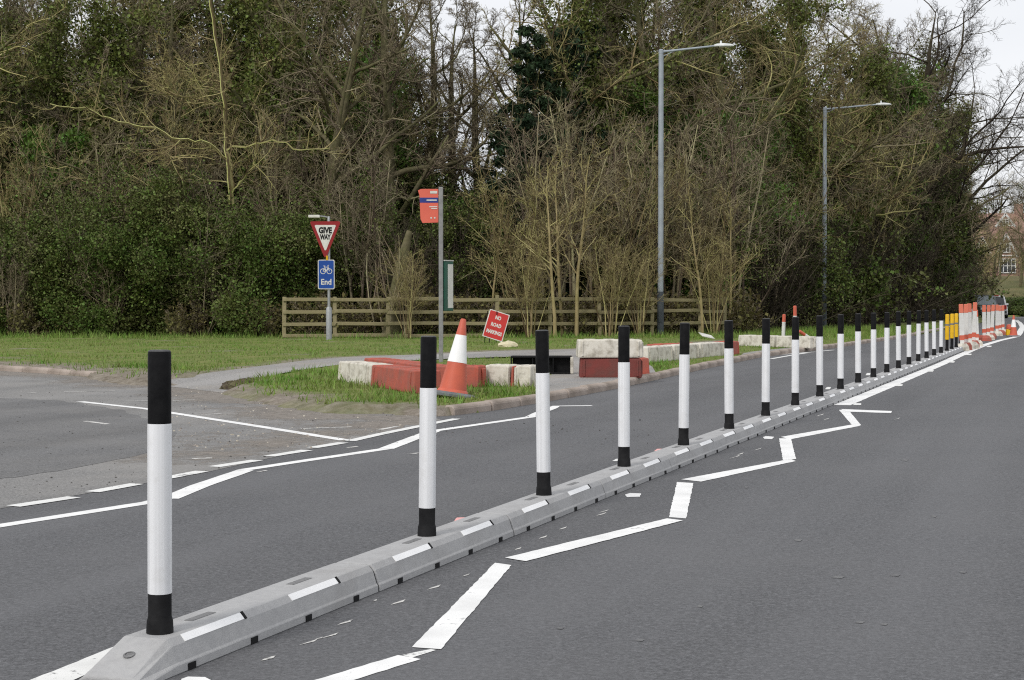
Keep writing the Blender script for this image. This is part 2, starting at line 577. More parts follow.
# where a kerb holds the verge, pull the edge of the turf back onto the kerb stones
def nearest(px, py, pts):
    bd_ = np.full(px.shape, 1e9); cx = px.copy(); cy = py.copy()
    for a_, b_ in zip(pts[:-1], pts[1:]):
        dx, dy = b_[0] - a_[0], b_[1] - a_[1]
        t = np.clip(((px - a_[0]) * dx + (py - a_[1]) * dy) / (dx * dx + dy * dy), 0, 1)
        qx, qy = a_[0] + t * dx, a_[1] + t * dy
        dd = np.hypot(px - qx, py - qy)
        k = dd < bd_
        bd_ = np.where(k, dd, bd_); cx = np.where(k, qx, cx); cy = np.where(k, qy, cy)
    return bd_, cx, cy
for line, back in ((kerb_line, -RN), (mouth_w[:4], Vector((0, 1, 0)))):
    kd2, cx, cy = nearest(GX, GY, line)
    mine = kd2 <= np.abs(d) + 1e-6
    band = np.where((GY > 60) | (GX > 18), 0.9, 0.2)
    lowb = np.where((GY > 60) | (GX > 18), -0.9, -0.16)
    snap = mine & (d < band) & (d > lowb)
    GX = np.where(snap, cx + back.x * 0.07, GX); GY = np.where(snap, cy + back.y * 0.07, GY)
    Z = np.where(snap, VERGE_Z - 0.008, Z)
    Z = np.where(mine & (d <= lowb), -0.7, Z)
keep = d > -0.7
idx = np.arange(GX.size).reshape(GX.shape)
qk = keep[:-1, :-1] | keep[1:, :-1] | keep[1:, 1:] | keep[:-1, 1:]
Q = np.stack([idx[:-1, :-1], idx[1:, :-1], idx[1:, 1:], idx[:-1, 1:]], -1)[qk]
M_verge = bpy.data.materials.new('verge_turf')
M_verge.use_nodes = True
def verge_nodes(m):
    n, l = m.node_tree.nodes, m.node_tree.links
    b = n['Principled BSDF']
    b.inputs['Roughness'].default_value = 0.95
    b.inputs['Specular IOR Level'].default_value = 0.1
    tc = n.new('ShaderNodeTexCoord')
    at = n.new('ShaderNodeAttribute'); at.attribute_name = 'dirt'
    aw = n.new('ShaderNodeAttribute'); aw.attribute_name = 'wood'
    def nz(s):
        x = n.new('ShaderNodeTexNoise')
        x.inputs['Scale'].default_value = s
        x.inputs['Detail'].default_value = 8
        x.inputs['Roughness'].default_value = 0.7
        l.new(tc.outputs['Object'], x.inputs['Vector'])
        return x.outputs['Fac']
    def rp(f, p, a, q, c):
        x = n.new('ShaderNodeValToRGB')
        x.color_ramp.elements[0].position = p; x.color_ramp.elements[1].position = q
        x.color_ramp.elements[0].color = (*a, 1); x.color_ramp.elements[1].color = (*c, 1)
        l.new(f, x.inputs['Fac'])
        return x.outputs['Color']
    grass = rp(nz(3.0), 0.3, (0.10, 0.16, 0.035), 0.7, (0.24, 0.235, 0.09))
    dirtc = rp(nz(7.0), 0.3, (0.13, 0.105, 0.08), 0.7, (0.36, 0.32, 0.275))
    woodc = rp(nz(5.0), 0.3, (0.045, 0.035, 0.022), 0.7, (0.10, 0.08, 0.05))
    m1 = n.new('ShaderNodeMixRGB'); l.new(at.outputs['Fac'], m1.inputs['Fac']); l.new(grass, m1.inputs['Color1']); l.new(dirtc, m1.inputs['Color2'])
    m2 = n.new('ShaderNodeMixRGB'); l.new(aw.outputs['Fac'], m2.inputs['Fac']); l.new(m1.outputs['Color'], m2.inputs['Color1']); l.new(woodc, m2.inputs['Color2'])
    l.new(m2.outputs['Color'], b.inputs['Base Color'])
    bp = n.new('ShaderNodeBump'); bp.inputs['Strength'].default_value = 0.8; bp.inputs['Distance'].default_value = 0.05
    l.new(nz(14.0), bp.inputs['Height']); l.new(bp.outputs['Normal'], b.inputs['Normal'])
verge_nodes(M_verge)
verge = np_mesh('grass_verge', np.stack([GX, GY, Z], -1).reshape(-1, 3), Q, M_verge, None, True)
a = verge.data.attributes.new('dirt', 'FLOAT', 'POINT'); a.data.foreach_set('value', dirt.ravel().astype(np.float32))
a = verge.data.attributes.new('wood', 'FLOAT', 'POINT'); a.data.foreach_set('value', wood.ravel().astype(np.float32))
tag(verge, 'rough grass verge with bare earth patches beside the road', None, kind='structure')

def slab(name, poly, z, m, label):
    o = MB().sheet([(p[0], p[1], z) for p in poly]).build(name, m)
    return tag(o, label, None, kind='structure')
fu, fl_ = [P(x, y, VERGE_Z) for x, y in path_up], [P(x, y, VERGE_Z) for x, y in path_lo]
mbf = MB(); cols_ = []
for i in range(len(fu) - 1):
    for k in range(8 + (i == len(fu) - 2)):
        t = k / 8
        u_, l_ = fu[i].lerp(fu[i + 1], t), fl_[i].lerp(fl_[i + 1], t)
        cols_.append([u_.lerp(l_, s_ / 4) for s_ in range(5)])
fv = np.array([[(p.x, p.y) for p in c] for c in cols_])
fd = verge_fields(fv[..., 0], fv[..., 1])[0]
fzv = foot_z(fd)
nfc = len(cols_)
mbf.add([(fv[i, j, 0], fv[i, j, 1], float(fzv[i, j])) for i in range(nfc) for j in range(5)], [(i * 5 + j, i * 5 + 5 + j, i * 5 + 6 + j, i * 5 + j + 1) for i in range(nfc - 1) for j in range(4)])
tag(mbf.build('footway', M_foot, smooth=True), 'narrow grey tarmac footway crossing the grass verge', None, kind='structure')
slab('bus_stop_apron', apron_poly, VERGE_Z + 0.0, M_foot, 'tarmac apron between kerb and stacked barrier blocks')
slab('far_apron', lay_poly, VERGE_Z + 0.0, M_foot, 'pale paved strip by the kerb near the far barrier blocks')

# ---- grass blades
def blades(name, n_try, xr, yr, hmin, hmax, w, cond, label, m, lean=0.5):
    x = rs.uniform(*xr, n_try); y = yr[0] + (yr[1] - yr[0]) * rs.uniform(0, 1, n_try) ** 1.3
    d, kd, paved, dirt, wood = verge_fields(x, y)
    vis = (np.abs(x) < 0.36 * y + 3)
    k = (d > 0.03) & ~paved & vis & (kd > 0.2) & (rs.uniform(0, 1, n_try) > dirt * 0.88) & cond(x, y, d, dirt, wood)
    x, y, d, dirt, wood = x[k], y[k], d[k], dirt[k], wood[k]
    n = len(x)
    clump = np.clip(0.75 + 0.6 * vnoise(x, y, 0.6, 9), 0.25, 1.5)
    h = rs.uniform(hmin, hmax, n) * clump
    a = rs.uniform(0, 6.283, n)
    ww = w * rs.uniform(0.6, 1.4, n)
    z0 = np.full(n, VERGE_Z - 0.03)
    ux, uy = np.cos(a) * ww, np.sin(a) * ww
    lx, ly = rs.normal(0, lean, n) * h, rs.normal(0, lean, n) * h
    V = np.empty((n, 3, 3))
    V[:, 0] = np.stack([x - ux, y - uy, z0], -1)
    V[:, 1] = np.stack([x + ux, y + uy, z0], -1)
    V[:, 2] = np.stack([x + lx, y + ly, z0 + h + 0.03], -1)
    o = np_mesh(name, V.reshape(-1, 3), np.arange(3 * n).reshape(-1, 3), m)
    return tag(o, label, 'grass', kind='stuff')
M_blade = mat('grass_blade', (0.11, 0.225, 0.034), (0.20, 0.28, 0.06), 0.8, 0.8, spec=0.2, island=0.45, trans=0.2, c3=(0.33, 0.29, 0.15), scale3=1.1, amt3=0.5, lo3=0.48, hi3=0.66)
blades('mown_grass', 150000, (-24, 12), (19, 58), 0.03, 0.075, 0.012, lambda x, y, d, t, w: w < 0.3, 'short green grass of the verge in front of the fence', M_blade)
blades('long_grass', 90000, (-24, 22), (45, 75), 0.08, 0.30, 0.016, lambda x, y, d, t, w: (w < 0.75) & (w > 0.0) | (y > 52) & (w < 0.6), 'longer tufted grass along the foot of the hedge and fence', M_blade, 0.35)

blades('edge_tufts', 60000, (-12, 3), (15, 31), 0.04, 0.17, 0.012, lambda x, y, d, t, w: (d < 2.6) & (vnoise(x, y, 0.45, 33) > 0.05), 'rough grass tufts fringing the junction corner', M_blade, 0.55)
# ---- thin film of washed-out soil over the mouth of the side road
dx_ = np.arange(-14, 0.5, 0.14); dy_ = np.arange(11, 36, 0.14)
DX, DY = np.meshgrid(dx_, dy_, indexing='ij')
soil_core = [P(x, y) for x, y in [(200, 452), (262, 442), (330, 432), (395, 422), (432, 418)]]
soil_edge = [P(x, y) for x, y in [(215, 386), (240, 397), (300, 409), (345, 414.5), (392, 415), (436, 418)]]
soil_far = [P(x, y) for x, y in [(-60, 371), (0, 373), (50, 376), (95, 380), (128, 386), (160, 388)]]
sa = np.maximum(np.clip(1 - line_dist(DX, DY, soil_core) / 1.7, 0, 1) * 0.75, np.clip(1 - line_dist(DX, DY, soil_edge) / 1.7, 0, 1))
sa = np.maximum(sa, np.clip(1 - line_dist(DX, DY, soil_far) / 1.5, 0, 1) * 0.7)
sa = sa * np.clip(0.75 + 0.5 * vnoise(DX, DY, 0.8, 21), 0, 1.2)
sin_ = inside(DX, DY, [(p[0], p[1]) for p in side_poly])
sa = np.where(sin_, sa, 0)
ix = np.arange(DX.size).reshape(DX.shape)
kq = (sa[:-1, :-1] + sa[1:, :-1] + sa[1:, 1:] + sa[:-1, 1:] > 0.02) & sin_[:-1, :-1] & sin_[1:, 1:] & sin_[1:, :-1] & sin_[:-1, 1:]
M_film = bpy.data.materials.new('soil_film'); M_film.use_nodes = True
def film_nodes(m):
    n, l = m.node_tree.nodes, m.node_tree.links
    b = n['Principled BSDF']; b.inputs['Roughness'].default_value = 0.95; b.inputs['Specular IOR Level'].default_value = 0.1
    tc = n.new('ShaderNodeTexCoord'); at = n.new('ShaderNodeAttribute'); at.attribute_name = 'cover'
    def nz(s, d=7):
        x = n.new('ShaderNodeTexNoise'); x.inputs['Scale'].default_value = s; x.inputs['Detail'].default_value = d; x.inputs['Roughness'].default_value = 0.75
        l.new(tc.outputs['Object'], x.inputs['Vector']); return x.outputs['Fac']
    rp = n.new('ShaderNodeValToRGB')
    rp.color_ramp.elements[0].position = 0.33; rp.color_ramp.elements[1].position = 0.68
    rp.color_ramp.elements[0].color = (0.19, 0.168, 0.145, 1); rp.color_ramp.elements[1].color = (0.38, 0.345, 0.31, 1)
    l.new(nz(9.0), rp.inputs['Fac']); l.new(rp.outputs['Color'], b.inputs['Base Color'])
    ad = n.new('ShaderNodeMath'); ad.operation = 'SUBTRACT'; ad.inputs[0].default_value = 1.02
    l.new(at.outputs['Fac'], ad.inputs[1])
    th = n.new('ShaderNodeMath'); th.operation = 'SUBTRACT'; l.new(nz(5.0, 10), th.inputs[0])
    sc_ = n.new('ShaderNodeMath'); sc_.operation = 'MULTIPLY'; sc_.inputs[1].default_value = 0.72; l.new(ad.outputs[0], sc_.inputs[0]); l.new(sc_.outputs[0], th.inputs[1])
    mr = n.new('ShaderNodeMapRange'); mr.inputs['From Min'].default_value = -0.06; mr.inputs['From Max'].default_value = 0.16; mr.inputs['To Max'].default_value = 0.72
    l.new(th.outputs[0], mr.inputs['Value'])
    tr = n.new('ShaderNodeBsdfTransparent'); ms = n.new('ShaderNodeMixShader')
    l.new(mr.outputs['Result'], ms.inputs['Fac']); l.new(tr.outputs['BSDF'], ms.inputs[1]); l.new(b.outputs['BSDF'], ms.inputs[2])
    l.new(ms.outputs['Shader'], n['Material Output'].inputs['Surface'])
film_nodes(M_film)
film = np_mesh('soil_film', np.stack([DX, DY, np.full(DX.shape, 0.0034)], -1).reshape(-1, 3), np.stack([ix[:-1, :-1], ix[1:, :-1], ix[1:, 1:], ix[:-1, 1:]], -1)[kq], M_film, side)
a_ = film.data.attributes.new('cover', 'FLOAT', 'POINT'); a_.data.foreach_set('value', sa.ravel().astype(np.float32))
# ---- loose stones and chips washed out at the mouth of the side road
def chips(name, n, xr, yr, s0, s1, m, label, poly=None):
    px_ = rs.uniform(*xr, n); py_ = rs.uniform(*yr, n)
    c = np.array([tuple(P(a, b_, 0.004)) for a, b_ in zip(px_, py_)])
    if poly is not None:
        c = c[inside(c[:, 0], c[:, 1], poly)]
    n = len(c)
    base = np.array([(-1, -1, 0), (1, -0.8, 0), (0.9, 1, 0), (-0.8, 0.9, 0), (-0.6, -0.5, 0.8), (0.5, -0.6, 0.9), (0.6, 0.5, 0.7), (-0.4, 0.6, 0.85)], float)
    f = np.array([(4, 5, 6, 7), (0, 1, 5, 4), (1, 2, 6, 5), (2, 3, 7, 6), (3, 0, 4, 7)])
    s_ = s0 + (s1 - s0) * rs.uniform(0, 1, n) ** 3
    a = rs.uniform(0, 6.28, n)
    V = base[None] * rs.uniform(0.6, 1.3, (n, 8, 3)) * s_[:, None, None]
    V[:, :4, 2] = -0.003
    x = V[..., 0] * np.cos(a)[:, None] - V[..., 1] * np.sin(a)[:, None]; y = V[..., 0] * np.sin(a)[:, None] + V[..., 1] * np.cos(a)[:, None]
    V = np.stack([x, y, V[..., 2] * 0.8], -1) + c[:, None]
    o = np_mesh(name, V.reshape(-1, 3), (f[None] + (np.arange(n) * 8)[:, None, None]).reshape(-1, 4), m)
    return tag(o, label, 'stones', kind='stuff')
M_chip = mat('stone_chip', (0.22, 0.19, 0.16), (0.40, 0.36, 0.31), 3, 0.9, island=0.7)
M_chipd = mat('dark_chip', (0.05, 0.048, 0.045), (0.10, 0.095, 0.09), 3, 0.9, island=0.5)
chips('loose_gravel', 900, (150, 440), (385, 450), 0.003, 0.014, M_chip, 'loose pale gravel washed out at the junction mouth', [(p[0], p[1]) for p in side_poly])
chips('dark_chippings', 420, (-10, 460), (392, 500), 0.003, 0.011, M_chipd, 'dark asphalt chippings scattered over the side road', [(p[0], p[1]) for p in side_poly])
chips('lane_chippings', 120, (380, 660), (408, 445), 0.003, 0.009, M_chipd, 'small dark chippings lying on the left lane', None)
def heap(name, pts, label, m):
    o = P(pts[0][0], pts[0][1], 0.03)
    root = tag(empty(name, o), label, 'soil')
    for (x, y, s_) in pts:
        c = P(x, y, 0.03) - o
        mb = MB()
        rings = []
        for zz, rr in ((-0.2, 1.0), (0.15, 1.0), (0.35, 0.75), (0.5, 0.3)):
            rings.append([c + Vector((math.cos(a) * rr * s_ * random.uniform(0.6, 1.25), math.sin(a) * rr * s_ * random.uniform(0.6, 1.25), zz * s_ * random.uniform(0.5, 1.3))) for a in [2 * math.pi * k / 9 for k in range(9)]])
        mb.loft(rings)
        mb.build('clod', m, root)
    return root
M_soil = mat('dark_soil', (0.055, 0.042, 0.03), (0.12, 0.10, 0.06), 8, 0.95, 0.9, 30, c3=(0.14, 0.15, 0.05), scale3=6, amt3=0.6)
heap('soil_heap', [(231 + 3.2 * (k % 9) + random.uniform(-1.5, 1.5), 386.8 - 0.55 * (k % 9) + random.uniform(-1.6, 1.6), random.uniform(0.06, 0.2)) for k in range(24)], 'heap of dark clods and torn turf at the tip of the grass island', M_soil)

# ---- kerb of separate stones
M_kerb = mat('kerb_concrete', (0.35, 0.29, 0.25), (0.45, 0.385, 0.335), 9, 0.9, 0.35, 40, c3=(0.16, 0.13, 0.10), scale3=2.2, amt3=0.7)
def polyline_walk(pts, step):
    out, acc = [], 0.0
    cur = Vector(pts[0])
    seg = 0
    res = [cur.copy()]
    need = step
    while seg < len(pts) - 1:
        dlt = Vector(pts[seg + 1]) - cur
        L = dlt.length
        if L < need:
            need -= L
            cur = Vector(pts[seg + 1])
            seg += 1
        else:
            cur = cur + dlt.normalized() * need
            res.append(cur.copy())
            need = step
    return res
def kerb_run(name, pts, label, n_max=90, sink=None):
    root = empty(name, (pts[0].x, pts[0].y, 0))
    tag(root, label, 'kerb')
    w = polyline_walk(pts, 0.915)
    base = None
    for i in range(min(len(w) - 1, n_max)):
        p, q = w[i], w[i + 1]
        dv = q - p
        if base is None:
            mb = MB()
            prof = [(-0.125, -0.1), (0, -0.1), (0, 0.075), (-0.03, 0.108), (-0.125, 0.112)]
            mb.loft([[Vector((0.010, y, z)) for y, z in prof], [Vector((0.903, y, z)) for y, z in prof]])
            base = mb.build('kerb_stone', M_kerb, root, bevel=0.012, seg=1)
            o = base
        else:
            o = base.copy()
            col.objects.link(o)
            o.parent = root
        o.location = (p.x - pts[0].x, p.y - pts[0].y, (sink(i) if sink else 0) + random.uniform(-0.008, 0.006))
        o.rotation_euler = (random.uniform(-0.03, 0.03), random.uniform(-0.008, 0.008), math.atan2(dv.y, dv.x) + random.uniform(-0.008, 0.008))
        o.scale = (dv.length / 0.915, -1, 1) if False else (1, 1, 1)
    return root
# stones are laid so that their faces look at the carriageway (local -y is behind the face)
def flip(pts):
    return list(reversed([Vector(p) for p in pts]))
kerb_run('kerb', flip(kerb_line[:-2]), 'long run of weathered concrete kerb stones between road and verge', sink=lambda i: 0.0)
kerb_run('kerb', flip([P(x, y) for x, y in [(-70, 368.5), (0, 371), (50, 374), (92, 377.6)]]), 'muddy half-buried kerb at the far side of the side road', sink=lambda i: -0.01)
kerb_run('kerb', flip([P(x, y) for x, y in [(389, 410), (412, 411.5), (438, 415.5)]]), 'broken sunken kerb stones at the corner of the junction', sink=lambda i: -0.035)

# ------------------------------------------------------------------ painted markings (children of the roads)
def mark(name, pts, m, parent, z=0.0025):
    """quad or polygon given by pixels lying on the road"""
    mb = MB()
    w = [P(x, y, z) for x, y in pts]
    # ragged outline: each side cut into short pieces
    out = []
    for i, p in enumerate(w):
        q = w[(i + 1) % len(w)]
        n = max(1, int((q - p).length / 0.05))
        for k in range(n):
            t = k / n
            c = p.lerp(q, t)
            if k:
                nn = Vector((-(q - p).y, (q - p).x, 0)).normalized()
                c = c + nn * random.uniform(-0.003, 0.003)
            out.append(tuple(c))
    mb.sheet(out)
    return mb.build(name, m, parent)
def stripe(name, pts, width, m, parent, z=0.0025):
    w = [P(x, y, z) for x, y in pts]
    L, Rr = [], []
    fine = [w[0]]
    for p, q in zip(w[:-1], w[1:]):
        n = max(1, int((q - p).length / 0.15))
        for k in range(1, n + 1):
            fine.append(p.lerp(q, k / n))
    for i, p in enumerate(fine):
        dv = fine[min(i + 1, len(fine) - 1)] - fine[max(i - 1, 0)]
        nn = Vector((-dv.y, dv.x, 0)).normalized() * (width / 2)
        L.append(p + nn * random.uniform(0.96, 1.04))
        Rr.append(p - nn * random.uniform(0.96, 1.04))
    mb = MB()
    n = len(fine)
    mb.add(L + Rr, [(i, i + 1, n + i + 1, n + i) for i in range(n - 1)])
    return mb.build(name, m, parent)
zig = [
    [(205, 713), (398, 655), (421, 659), (246, 713)],
    [(412, 647), (495, 562.7), (511.5, 565), (441, 649)],
    [(505, 557.5), (667, 518.3), (683, 520.3), (526, 561)],
    [(677, 482), (693.5, 483), (686, 518.3), (669, 517)],
    [(681, 479.3), (790, 459), (796, 461), (701, 481.5)],
    [(779, 438.3), (791, 438.3), (796, 459), (783, 460)],
    [(781, 436.8), (855, 424), (861, 425.6), (790, 439.3)],
    [(839, 409.8), (848, 409.5), (861, 425), (852, 425)],
    [(841, 409), (892, 411), (891, 413), (846, 411.6)],
]
for i, q in enumerate(zig):
    mark('zigzag_mark', q, M_paint, road, 0.0022 + 0.0008 * (i % 3))
mark('zigzag_mark', [(402, 655), (431, 649), (436, 650), (412, 657.5)], M_paint2, road, 0.002)
stripe('separator_edge_line', [(842, 405), (900, 381), (941, 364), (957, 356.5), (972, 350), (986, 344.5), (1000, 340.3), (1015, 337)], 0.21, M_paint, road)
stripe('island_line', [(1016, 336.8), (1019.5, 333), (1022.5, 327), (1020, 323), (1016, 320)], 0.26, M_paint, road)
for q in [[(855, 403), (861, 403.2), (861, 405), (853, 405)], [(897, 384), (903, 384.3), (902, 386), (894, 386)], [(929, 370), (934, 370.2), (933, 371.6), (926, 371.6)],
          [(950, 361), (955, 361.2), (954, 362.6), (947, 362.4)], [(968, 353.6), (972, 353.8), (971, 355), (965, 355)], [(988, 345.6), (992, 345.8), (991, 347), (986, 347)]]:
    mark('line_tick', q, M_paint2, road, 0.0034)
stripe('lane_edge_line', [(-60, 535), (0, 525.5), (148, 502.5), (171, 497)], 0.115, M_paint, road)
stripe('lane_edge_line', [(168, 498.5), (200, 485.5), (245, 470.2)], 0.14, M_paint, road, 0.003)
stripe('lane_edge_line', [(242, 470), (310, 459.8), (388, 448.3)], 0.115, M_paint, road)
stripe('lane_edge_line', [(386, 448.6), (418, 436.5), (434, 430.8)], 0.14, M_paint, road, 0.003)
stripe('lane_edge_line', [(432, 431), (530, 417), (538, 413), (551, 408.6), (556, 406), (592, 405.6)], 0.115, M_paint, road)
for s in [[(13, 506), (74, 496.8)], [(92, 491.7), (137, 483.6)], [(160, 479), (202, 471)], [(214, 466.6), (257, 460)], [(269, 456), (307, 450)], [(312, 447.6), (343, 442.4)],
          [(-70, 518.5), (-8, 509)]]:
    stripe('junction_dash', s, 0.12, M_paint2, side, 0.0045)
stripe('junction_line', [(350, 440.8), (380, 434), (418, 426.3), (440, 421.8), (457, 418.6)], 0.11, M_paint2, side, 0.0045)
stripe('junction_line', [(80, 401.5), (146, 408.6), (172, 412.8), (260, 426.4), (345, 440)], 0.12, M_paint, side, 0.005)
for s in [[(64, 391.8), (115, 390.8)], [(125, 401.2), (150, 400.8)], [(172, 400.4), (195, 399.8)], [(201, 414.5), (221, 413.8)], [(300, 428.5), (352, 426.8)], [(380, 429.5), (398, 426.2)], [(30, 393), (35, 392.6)], [(85, 421), (108, 424)], [(192, 458.5), (212, 457.8)], [(48, 381), (58, 381)]]:
    stripe('worn_dash', s, 0.07, M_paint3, side, 0.005)
stripe('bay_line', [(771, 355.4), (800, 353), (834, 349.9)], 0.11, M_paint2, road)
stripe('bay_line', [(771, 358.8), (795, 354.6), (806, 352.9)], 0.11, M_paint2, road, 0.003)
# the old line that runs under the near end of the separator, and what is left of the old dashes
mark('old_centre_line', [(-30, 703), (60, 668.3), (130, 640), (142, 645), (112, 662), (60, 686), (20, 703)], M_paint2, road)
for q in [[(181, 679), (188, 676.5), (205, 677), (211, 680), (206, 688), (186, 690)], [(625, 494.5), (630, 493), (641, 493.4), (640, 496.6), (627, 497)], [(763, 437), (766, 436), (774, 436.8), (772, 439), (764, 438.6)]]:
    mark('old_dash', q, M_paint, road)
for (x, y, w_, h_) in [(a_, b_, c_ * 0.8, d_ * 0.55) for a_, b_, c_, d_ in [(308, 642, 24, 1.6), (329, 635.5, 24, 1.6), (268, 658, 20, 3), (319, 638, 10, 1.2), (345, 622, 20, 2.4), (398, 602, 19, 2.4), (434, 587, 17, 2.2), (466, 575, 9, 1.8), (518, 548.5, 9, 1.6), (543, 537, 11, 2),
                       (563, 528, 10, 1.5), (601, 514, 14, 1.4), (604, 511, 12, 1.2), (655, 473, 9, 1.2), (735, 456.6, 14, 1.2), (740, 453.8, 10, 1), (758, 449, 10, 1), (820, 415, 10, 1), (826, 419, 8, .8), (897, 418.6, 8, 0.8), (375, 600.3, 5, 2.2)]]:
    mark('paint_scrap', [(x - w_ / 2, y + h_ / 2 + w_ * 0.14), (x - w_ / 4, y - h_ / 2 + w_ * 0.1), (x + w_ / 2, y - h_ / 2 - w_ * 0.14), (x + w_ / 3, y + h_ / 2 - w_ * 0.06)], M_paint3, road, 0.002)
for (x, y, w_) in [(838, 577, 14), (895, 575, 12), (798, 540, 9), (860, 622, 10), (884, 624, 8), (905, 460, 7), (746, 487, 5), (963, 572, 8), (934, 516, 6), (700, 606, 7), (640, 640, 9), (560, 628, 8)]:
    mark('tyre_scuff', [(x - w_ / 2, y + 0.5), (x - w_ / 5, y - 1.2), (x + w_ / 2, y - 0.6), (x + w_ / 4, y + 1.3)], M_scuff, road, 0.002)
for q in [[(453, 522.5), (457, 517.5), (467, 517.2), (460, 521.5)], [(654, 451), (657, 448.8), (666, 448.6), (660, 450.8)]]:
    mark('pink_survey_mark', q, M_pink, road)
for (x, y, w_) in [(416, 453, 18), (352, 446.8, 14), (262, 470.8, 12)]:
    mark('paint_scrap', [(x - w_ / 2, y + 0.8), (x + w_ / 4, y - 0.7), (x + w_ / 2, y - 0.5), (x, y + 0.8)], M_paint3, road, 0.0025)
for s in [(617, 459.8, 10), (828, 388, 6), (868, 374, 5)]:
    mark('paint_scrap', [(s[0] - s[2] / 2, s[1] + 1.2), (s[0] - 1, s[1] - 1), (s[0] + s[2] / 2, s[1] - 1), (s[0] + 2, s[1] + 1.2)], M_paint2, road)

# ------------------------------------------------------------------ lane separator units and bollards
M_rubber = mat('grey_rubber', (0.36, 0.36, 0.363), (0.41, 0.41, 0.41), 30, 0.85, 0.2, 160, c3=(0.25, 0.24, 0.23), scale3=3.0, amt3=0.4, lo3=0.5, hi3=0.74)
M_mark = mat('reflective_white', (0.93, 0.93, 0.93), (0.88, 0.88, 0.88), 9, 0.5)
M_black = mat('black_plastic', (0.008, 0.008, 0.009), (0.014, 0.014, 0.015), 20, 0.5, 0.05, 60, spec=0.08)
M_boot = mat('black_rubber', (0.012, 0.012, 0.013), (0.022, 0.022, 0.023), 12, 0.75, 0.1, 60, spec=0.1)
M_gap_shade = mat('gap_shade', (0.01, 0.01, 0.011), None, 9, 0.9)  # near-black colour standing in for the shade inside slots and gaps
M_plate = mat('moulded_grey', (0.15, 0.15, 0.155), (0.24, 0.24, 0.24), 90, 0.8, 0.4, 200)
H = 0.12
def cross(y, w0=1.0, top=H):
    k = top / H
    pr = [(-0.132, 0.0), (-0.130, 0.032), (-0.124, 0.036), (-0.106, 0.094), (-0.084, 0.12), (-0.04, 0.12),
          (0.04, 0.12), (0.084, 0.12), (0.106, 0.094), (0.124, 0.036), (0.130, 0.032), (0.132, 0.0)]
    return [Vector((x * w0, y, max(z * k, 0.0))) for x, z in pr]
UNIT_ROT = -ROAD_ANG          # local +y runs along the separator, local +x to its right
def sep_unit(y0, y1, marks, slots, plates, ramp=None):
    root = empty('separator_unit')
    mb = MB()
    rings = []
    if ramp == 'near':
        rings += [cross(y0 - 0.25, 1.0, 0.022), cross(y0 - 0.245, 1.0, 0.03), cross(y0 - 0.03, 1.0, H)]
        rings += [cross(y0, 1, H)]
    else:
        rings += [cross(y0 + 0.006, 0.97, H - 0.004), cross(y0 + 0.012)]
    n = 6
    rings += [cross(y0 + 0.02 + (y1 - y0 - 0.04) * i / n) for i in range(1, n)]
    if ramp == 'far':
        rings += [cross(y1, 1, H), cross(y1 + 0.3, 1, 0.03), cross(y1 + 0.31, 1, 0.02)]
    else:
        rings += [cross(y1 - 0.012), cross(y1 - 0.006, 0.97, H - 0.004)]
    mb.loft(rings)
    mb.build('rubber_base', M_rubber, root, bevel=0.003, seg=1)
    for s in (1, -1):
        for yc in (marks if s > 0 else ()):
            m = MB()
            nx, nz = 0.763, 0.646
            a = Vector((s * 0.0855, 0, 0.1182)); b_ = Vector((s * 0.1045, 0, 0.0958))
            o = Vector((s * nx, 0, nz)) * 0.003
            hl = 0.21
            top = [a + o + Vector((0, yc - hl, 0)), a + o + Vector((0, yc + hl, 0)), b_ + o + Vector((0, yc + hl, 0)), b_ + o + Vector((0, yc - hl, 0))]
            bot = [p - o * 3 for p in top]
            m.loft([bot, top])
            m.build('reflector', M_mark, root)
            t = MB()
            t.box((s * 0.0955, yc + hl + 0.012, 0.1075), (0.033, 0.016, 0.007), Matrix.Rotation(s * R(49.7), 3, 'Y'))
            t.build('reflector_slot', M_gap_shade, root)
        for yc in slots:
            MB().box((s * 0.131, yc, 0.0125), (0.008, 0.05, 0.025)).build('drain_slot_shade', M_gap_shade, root)  # solid black box on the face, painted as the shaded hollow of a notch
    if ramp != 'far':
        MB().loft([cross(y1 - 0.013, 0.955, H - 0.007), cross(y1 + 0.013, 0.955, H - 0.007)]).build('joint_gap_shade', M_gap_shade, root)  # black slab added between units to imitate the shade in the open joint
    for yc in plates:
        MB().box((-0.012, yc, 0.1205), (0.034, 0.17, 0.003)).build('moulded_panel', M_plate, root)
    if ramp == 'near':
        m = MB(); m.lathe([(0.021, 0), (0.021, 0.002), (0.014, 0.0045), (0.014, 0.001)], 14)
        b = m.build('bolt_cap', M_plate, root)
        b.location = (0.0, y0 - 0.13, 0.08); b.rotation_euler = (R(18), 0, 0)
    return root
J0 = -0.9                                     # joint before the second bollard
unit = sep_unit(-0.9, 0.9, (-0.45, 0.41), (-0.675, -0.225, 0.225, 0.675), (-0.2, 0.62))
def unit_label(i):
    return ORD[i] + ' grey rubber separator unit from the near end, white reflectors on its edge'
B1_off = (P(159.5, 632.5, H) - B2).dot(RD)
end_u = sep_unit(B1_off - 0.06, -0.9, (B1_off + 0.21, B1_off + 1.02), tuple(B1_off + v for v in (0.0, 0.45, 0.9, 1.35)), (B1_off + 0.3, B1_off + 1.1), 'near')
end_u.location = B2; end_u.rotation_euler = (0, 0, UNIT_ROT)
tag(end_u, 'first grey rubber separator unit, with the sloping ramp at the near end', 'lane separator', 'rubber lane separator units along the road')
N_UNIT = 22
for i in range(N_UNIT):
    u = unit if i == 0 else copy_tree(unit)
    u.location = B2 + RD * (SPACING * i)
    u.rotation_euler = (0, 0, UNIT_ROT + random.uniform(-0.004, 0.002))
    tag(u, unit_label(i + 1), 'lane separator', 'rubber lane separator units along the road')
